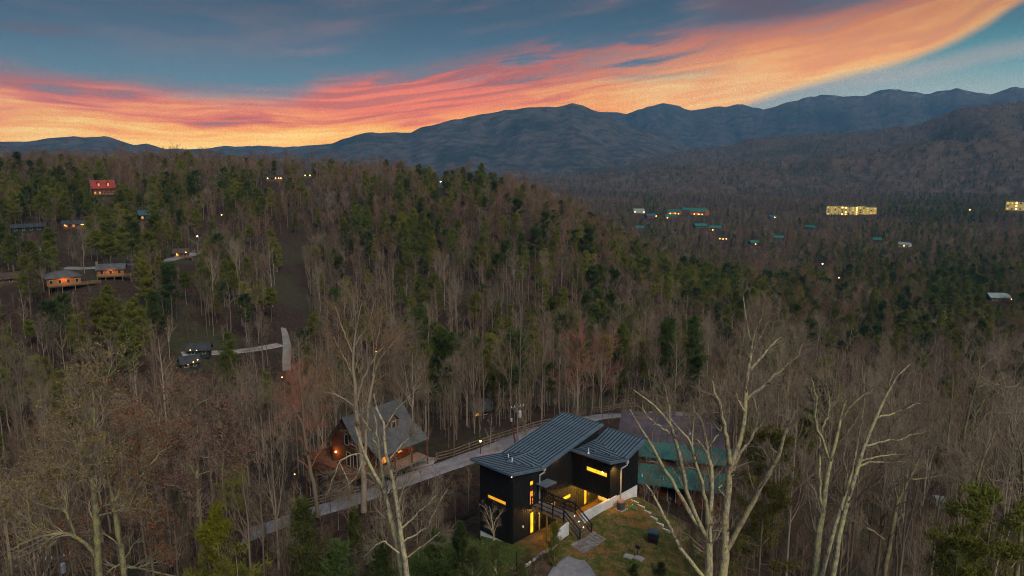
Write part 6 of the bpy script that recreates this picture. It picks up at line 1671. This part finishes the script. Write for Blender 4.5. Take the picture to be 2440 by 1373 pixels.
# the nearest ground at the left and right is kept open enough to show the hand-built trees
nearz = (S[:, 1] < 74) & (rngF.random(len(S)) < .45)
keep &= ~nearz
S, SZ, sc_, px, pyb, zc, isp = S[keep], SZ[keep], sc_[keep], px[keep], pyb[keep], zc[keep], isp[keep]
far = S[:, 1] > np.where(isp, 600, 330)
kind_id = np.where(far, np.where(isp, 3, 2), np.where(isp, 1, 0))
kinds = ['bare', 'pine', 'bare_far', 'pine_far']
var = np.array([rngF.integers(0, len(TREES[kinds[k]])) for k in kind_id])
rot = rngF.uniform(0, 2 * pi, len(S))
scl = np.where(far, sc_ * np.where(isp, 1.0, 1.0), sc_)
def zone(x, y, p):
    if y < 135: return ('the road wood', 'on the wooded slope round the road and cabins')
    if p < 640 and y > 205: return ('the left hillside wood', 'in the wood on the cabin-dotted left hillside')
    if p < 760: return ('the left hollow wood', 'in the dark hollow below the left hillside cabins')
    if p < 1560: return ('the central hill wood', 'in the dense wood on the central hill')
    return ('the right valley wood', 'in the wood running down to the right-hand valley')
LAND = [((-19, 99), 15, 'beside the brown steep-roofed cabin'), ((20, 95), 17, 'beside the teal-roofed log cabin')]
for o in list(bpy.data.objects):
    if o.parent is None and o.name.startswith(('hill_', 'lane_cabin', 'wood_cabin', 'ridge_cabin')):
        LAND.append(((o.location.x, o.location.y), 16, 'close to the ' + ' '.join(o['label'].split()[:4])))
def describe(kid, v, s, ph, xy):
    size = 'tall ' if s > .97 else ('short ' if s < .72 else 'middling ')
    near = None
    for (lx, ly), rad, txt in LAND:
        if math.hypot(xy[0] - lx, xy[1] - ly) < rad: near = txt
    if near is None:
        d = {'the fenced road': polyd(xy[:1], xy[1:], ROAD)[0], 'the concrete drive': polyd(xy[:1], xy[1:], STEEP)[0], 'the gravel lane': polyd(xy[:1], xy[1:], LANE)[0], 'the hillside lane': polyd(xy[:1], xy[1:], HILL)[0]}
        k_ = min(d, key=d.get)
        if d[k_] < 12: near = 'close beside ' + k_
    where = near or ph
    if kid in (0, 2):
        tw = {B_BROWN: 'brown-twigged ', B_TWIG: 'pale-twigged ', B_RED: 'reddish-twigged '}[TREES[kinds[kid]][v][1].materials[0]]
        return 'bare ' + size + tw + ('forked tree ' if v % 2 == 1 else 'straight tree ') + where
    gr = {L_PINE: 'olive green ', L_DARK: 'dark green '}[TREES[kinds[kid]][v][1].materials[0]]
    return size + gr + ('bare-stemmed pine ' if v % 4 >= 2 else 'low-branched pine ') + where
vis = (px > -60) & (px < 2500) & (pyb > 330)
SRC = {}
used = np.zeros(len(S), bool)
for kid, nm, cap in ((0, 'bare_tree', 262), (1, 'pine_tree', 280), (2, 'bare_tree', 8), (3, 'pine_tree', 5)):
    idx = np.where((kind_id == kid) & vis)[0]
    idx = idx[np.argsort(zc[idx] / scl[idx])][:cap]
    for j in idx:
        k = kinds[kid]; zn, ph = zone(S[j, 0], S[j, 1], px[j])
        lab = describe(kid, int(var[j]), float(scl[j]), ph, S[j])
        o = tree_thing(nm, k, int(var[j]), (S[j, 0], S[j, 1], SZ[j]), float(rot[j]), float(scl[j]), lab, 'tree', ('bare trees ' if kid in (0, 2) else 'pines ') + lab.split(' tree ' if kid in (0, 2) else ' pine ', 1)[1])
        used[j] = True
        SRC.setdefault((k, int(var[j])), (o.children[0], o.children[1]))
# make sure every variant has one real tree the mass can be drawn from
for kid, k in enumerate(kinds):
    for v in range(len(TREES[k])):
        if (k, v) not in SRC:
            idx = np.where((kind_id == kid) & vis & ~used)[0]
            j = idx[np.argmin(zc[idx])]; zn, ph = zone(S[j, 0], S[j, 1], px[j]); bare = kid in (0, 2)
            o = tree_thing('bare_tree' if bare else 'pine_tree', k, v, (S[j, 0], S[j, 1], SZ[j]), float(rot[j]), float(scl[j]), describe(kid, v, float(scl[j]), ph, S[j]), 'tree', ('bare trees ' if bare else 'pines ') + describe(kid, v, float(scl[j]), ph, S[j]).split(' tree ' if bare else ' pine ', 1)[1])
            used[j] = True; SRC[(k, v)] = (o.children[0], o.children[1])

def forest(name, kind, P, va, ro, sc, label):
    me = bpy.data.meshes.new(name); me.vertices.add(len(P)); me.vertices.foreach_set('co', np.asarray(P, np.float32).ravel())
    for an, ty, dat in (('var', 'INT', va.astype(np.int32)), ('rotz', 'FLOAT', ro.astype(np.float32)), ('scl', 'FLOAT', sc.astype(np.float32))):
        at = me.attributes.new(an, ty, 'POINT'); at.data.foreach_set('value', dat)
    o = put(name, me)
    ng = bpy.data.node_groups.new(name + '_scatter', 'GeometryNodeTree')
    ng.interface.new_socket('Geometry', in_out='INPUT', socket_type='NodeSocketGeometry'); ng.interface.new_socket('Geometry', in_out='OUTPUT', socket_type='NodeSocketGeometry')
    gi, go = ng.nodes.new('NodeGroupInput'), ng.nodes.new('NodeGroupOutput')
    def attr(n_, ty):
        a = ng.nodes.new('GeometryNodeInputNamedAttribute'); a.data_type = ty; a.inputs[0].default_value = n_; return a.outputs[0]
    av, ar, asx = attr('var', 'INT'), attr('rotz', 'FLOAT'), attr('scl', 'FLOAT')
    cx = ng.nodes.new('ShaderNodeCombineXYZ'); ng.links.new(ar, cx.inputs[2])
    jn = ng.nodes.new('GeometryNodeJoinGeometry')
    for v in range(len(TREES[kind])):
        ob = SRC[(kind, v)]; j2 = ng.nodes.new('GeometryNodeJoinGeometry')
        for c in ob:
            oi = ng.nodes.new('GeometryNodeObjectInfo'); oi.transform_space = 'ORIGINAL'; oi.inputs[0].default_value = c
            ng.links.new(oi.outputs['Geometry'], j2.inputs[0])
        cp = ng.nodes.new('FunctionNodeCompare'); cp.data_type = 'INT'; cp.operation = 'EQUAL'
        ng.links.new(av, cp.inputs[2]); cp.inputs[3].default_value = v
        ip = ng.nodes.new('GeometryNodeInstanceOnPoints')
        ng.links.new(gi.outputs[0], ip.inputs['Points']); ng.links.new(cp.outputs[0], ip.inputs['Selection']); ng.links.new(j2.outputs[0], ip.inputs['Instance'])
        ng.links.new(cx.outputs[0], ip.inputs['Rotation']); ng.links.new(asx, ip.inputs['Scale'])
        ng.links.new(ip.outputs[0], jn.inputs[0])
    ng.links.new(jn.outputs[0], go.inputs[0])
    md = o.modifiers.new('scatter', 'NODES'); md.node_group = ng
    return tag(o, label, kind='stuff')
for kid, nm, lab in ((0, 'bare_wood', 'mass of bare grey-brown woodland covering the hills'), (1, 'pine_wood', 'mass of green pines scattered through the hill woods'),
                     (2, 'far_bare_wood', 'hazy brown bare woodland of the far valley'), (3, 'far_pine_wood', 'distant dark pines of the far valley')):
    k = (kind_id == kid) & ~used
    P = np.stack([S[k, 0], S[k, 1], SZ[k]], -1); va, ro, sc = var[k], rot[k], scl[k]
    if kid == 0:      # saplings and brush under the tall trees
        n_ = 3000
        Yb = 62 + (400 - 62) * rngF.random(n_) ** 1.7; Xb = rngF.uniform(-.74, .74, n_) * Yb
        kb = np.ones(n_, bool)
        for line, rad in ((ROAD, 3.4), (LOT, 4.4), (STEEP, 3), (LANE, 2.4), (HILL, 3), (DRIVE, 4.5)): kb &= polyd(Xb, Yb, line) > rad
        du, dv = (Xb - HO[0]) * HU[0] + (Yb - HO[1]) * HU[1], (Xb - HO[0]) * HV[0] + (Yb - HO[1]) * HV[1]
        kb &= ~((du > -7) & (du < 14.5) & (dv > -10) & (dv < 16.5))
        zb_ = H(Xb, Yb, patio=False); bpx, bpy_, bz = project(np.stack([Xb, Yb, zb_], -1)); _, bpt, _ = project(np.stack([Xb, Yb, zb_ + 5], -1))
        for x0_, x1_, y0_, y1_, dist in PROTECT: kb &= ~((Yb < dist) & (bpx > x0_) & (bpx < x1_) & (bpt < y1_) & (bpy_ > y0_))
        kb &= ~((bpx > 662) & (bpx < 728) & (bpy_ > 560) & (bpy_ < 905) & (Yb > 215))
        Xb, Yb, zb_ = Xb[kb], Yb[kb], zb_[kb]
        P = np.concatenate([P, np.stack([Xb, Yb, zb_ - .2], -1)]); va = np.concatenate([va, rngF.integers(0, 9, len(Xb))]); ro = np.concatenate([ro, rngF.uniform(0, 6.28, len(Xb))]); sc = np.concatenate([sc, rngF.uniform(.16, .42, len(Xb))])
    forest(nm, kinds[kid], P, va, ro, sc, lab)

# ---- grass blades on the lawn
rg_ = np.random.default_rng(5)
n_ = 26000
u_, v_ = rg_.uniform(-11, 15, n_), rg_.uniform(-11, 14, n_)
okg = ~((u_ > -4.7) & (u_ < 4.95) & (v_ > -.1) & (v_ < 14)) & ~((u_ > 6) & (u_ < 7.8) & (v_ > 1) & (v_ < 4.7))
u_, v_ = u_[okg], v_[okg]
gx, gy = HO[0] + HU[0] * u_ + HV[0] * v_, HO[1] + HU[1] * u_ + HV[1] * v_
okd = polyd(gx, gy, DRIVE) > 2.9
gx, gy = gx[okd], gy[okd]
gz = H(gx, gy) + .03
B = np.stack([gx, gy, gz], -1)
ang = rg_.uniform(0, 2 * pi, len(B)); wv_ = np.stack([np.cos(ang), np.sin(ang), 0 * ang], -1) * .035
tip = np.stack([rg_.normal(size=len(B)) * .06, rg_.normal(size=len(B)) * .06, rg_.uniform(.06, .17, len(B))], -1)
gb = TB(); gb.tris(np.stack([B - wv_, B + wv_, B + tip], 1))
def grass_mat():
    m = bpy.data.materials.new('grass_blades'); m.use_nodes = True; t = m.node_tree; t.nodes.clear(); n = NT(t)
    g = n.node('ShaderNodeNewGeometry'); a = n.noise(g.outputs['Position'], .55, 4, .6); b = n.noise(g.outputs['Position'], 9, 2, .5)
    c = n.mix(n.step(a, .44, .60), n.mix(b, (0.05, 0.085, 0.016), (0.12, 0.15, 0.035)), n.mix(b, (0.20, 0.15, 0.055), (0.30, 0.21, 0.09)))
    p = n.node('ShaderNodeBsdfPrincipled'); t.links.new(c, p.inputs['Base Color']); p.inputs['Roughness'].default_value = .9
    o = n.node('ShaderNodeOutputMaterial'); t.links.new(p.outputs[0], o.inputs[0]); return m
tag(put('grass', gb.mesh('grass', grass_mat(), False)), 'short grass blades on the patchy lawn', kind='stuff')

# ------------------------------------------------------------------ evening haze
hz = MB().box(-9500, 9500, -9500, 9500, -110, 800)
hm = bpy.data.materials.new('evening_haze'); hm.use_nodes = True
ht = hm.node_tree; ht.nodes.clear(); hn = NT(ht)
pv = hn.node('ShaderNodeVolumePrincipled'); pv.inputs['Color'].default_value = (0.22, 0.58, 1.0, 1); pv.inputs['Density'].default_value = 0.000080; pv.inputs['Anisotropy'].default_value = 0.1
ho = hn.node('ShaderNodeOutputMaterial'); ht.links.new(pv.outputs[0], ho.inputs['Volume'])
tag(hz.build('haze', hm), 'thin blue evening haze', kind='stuff')
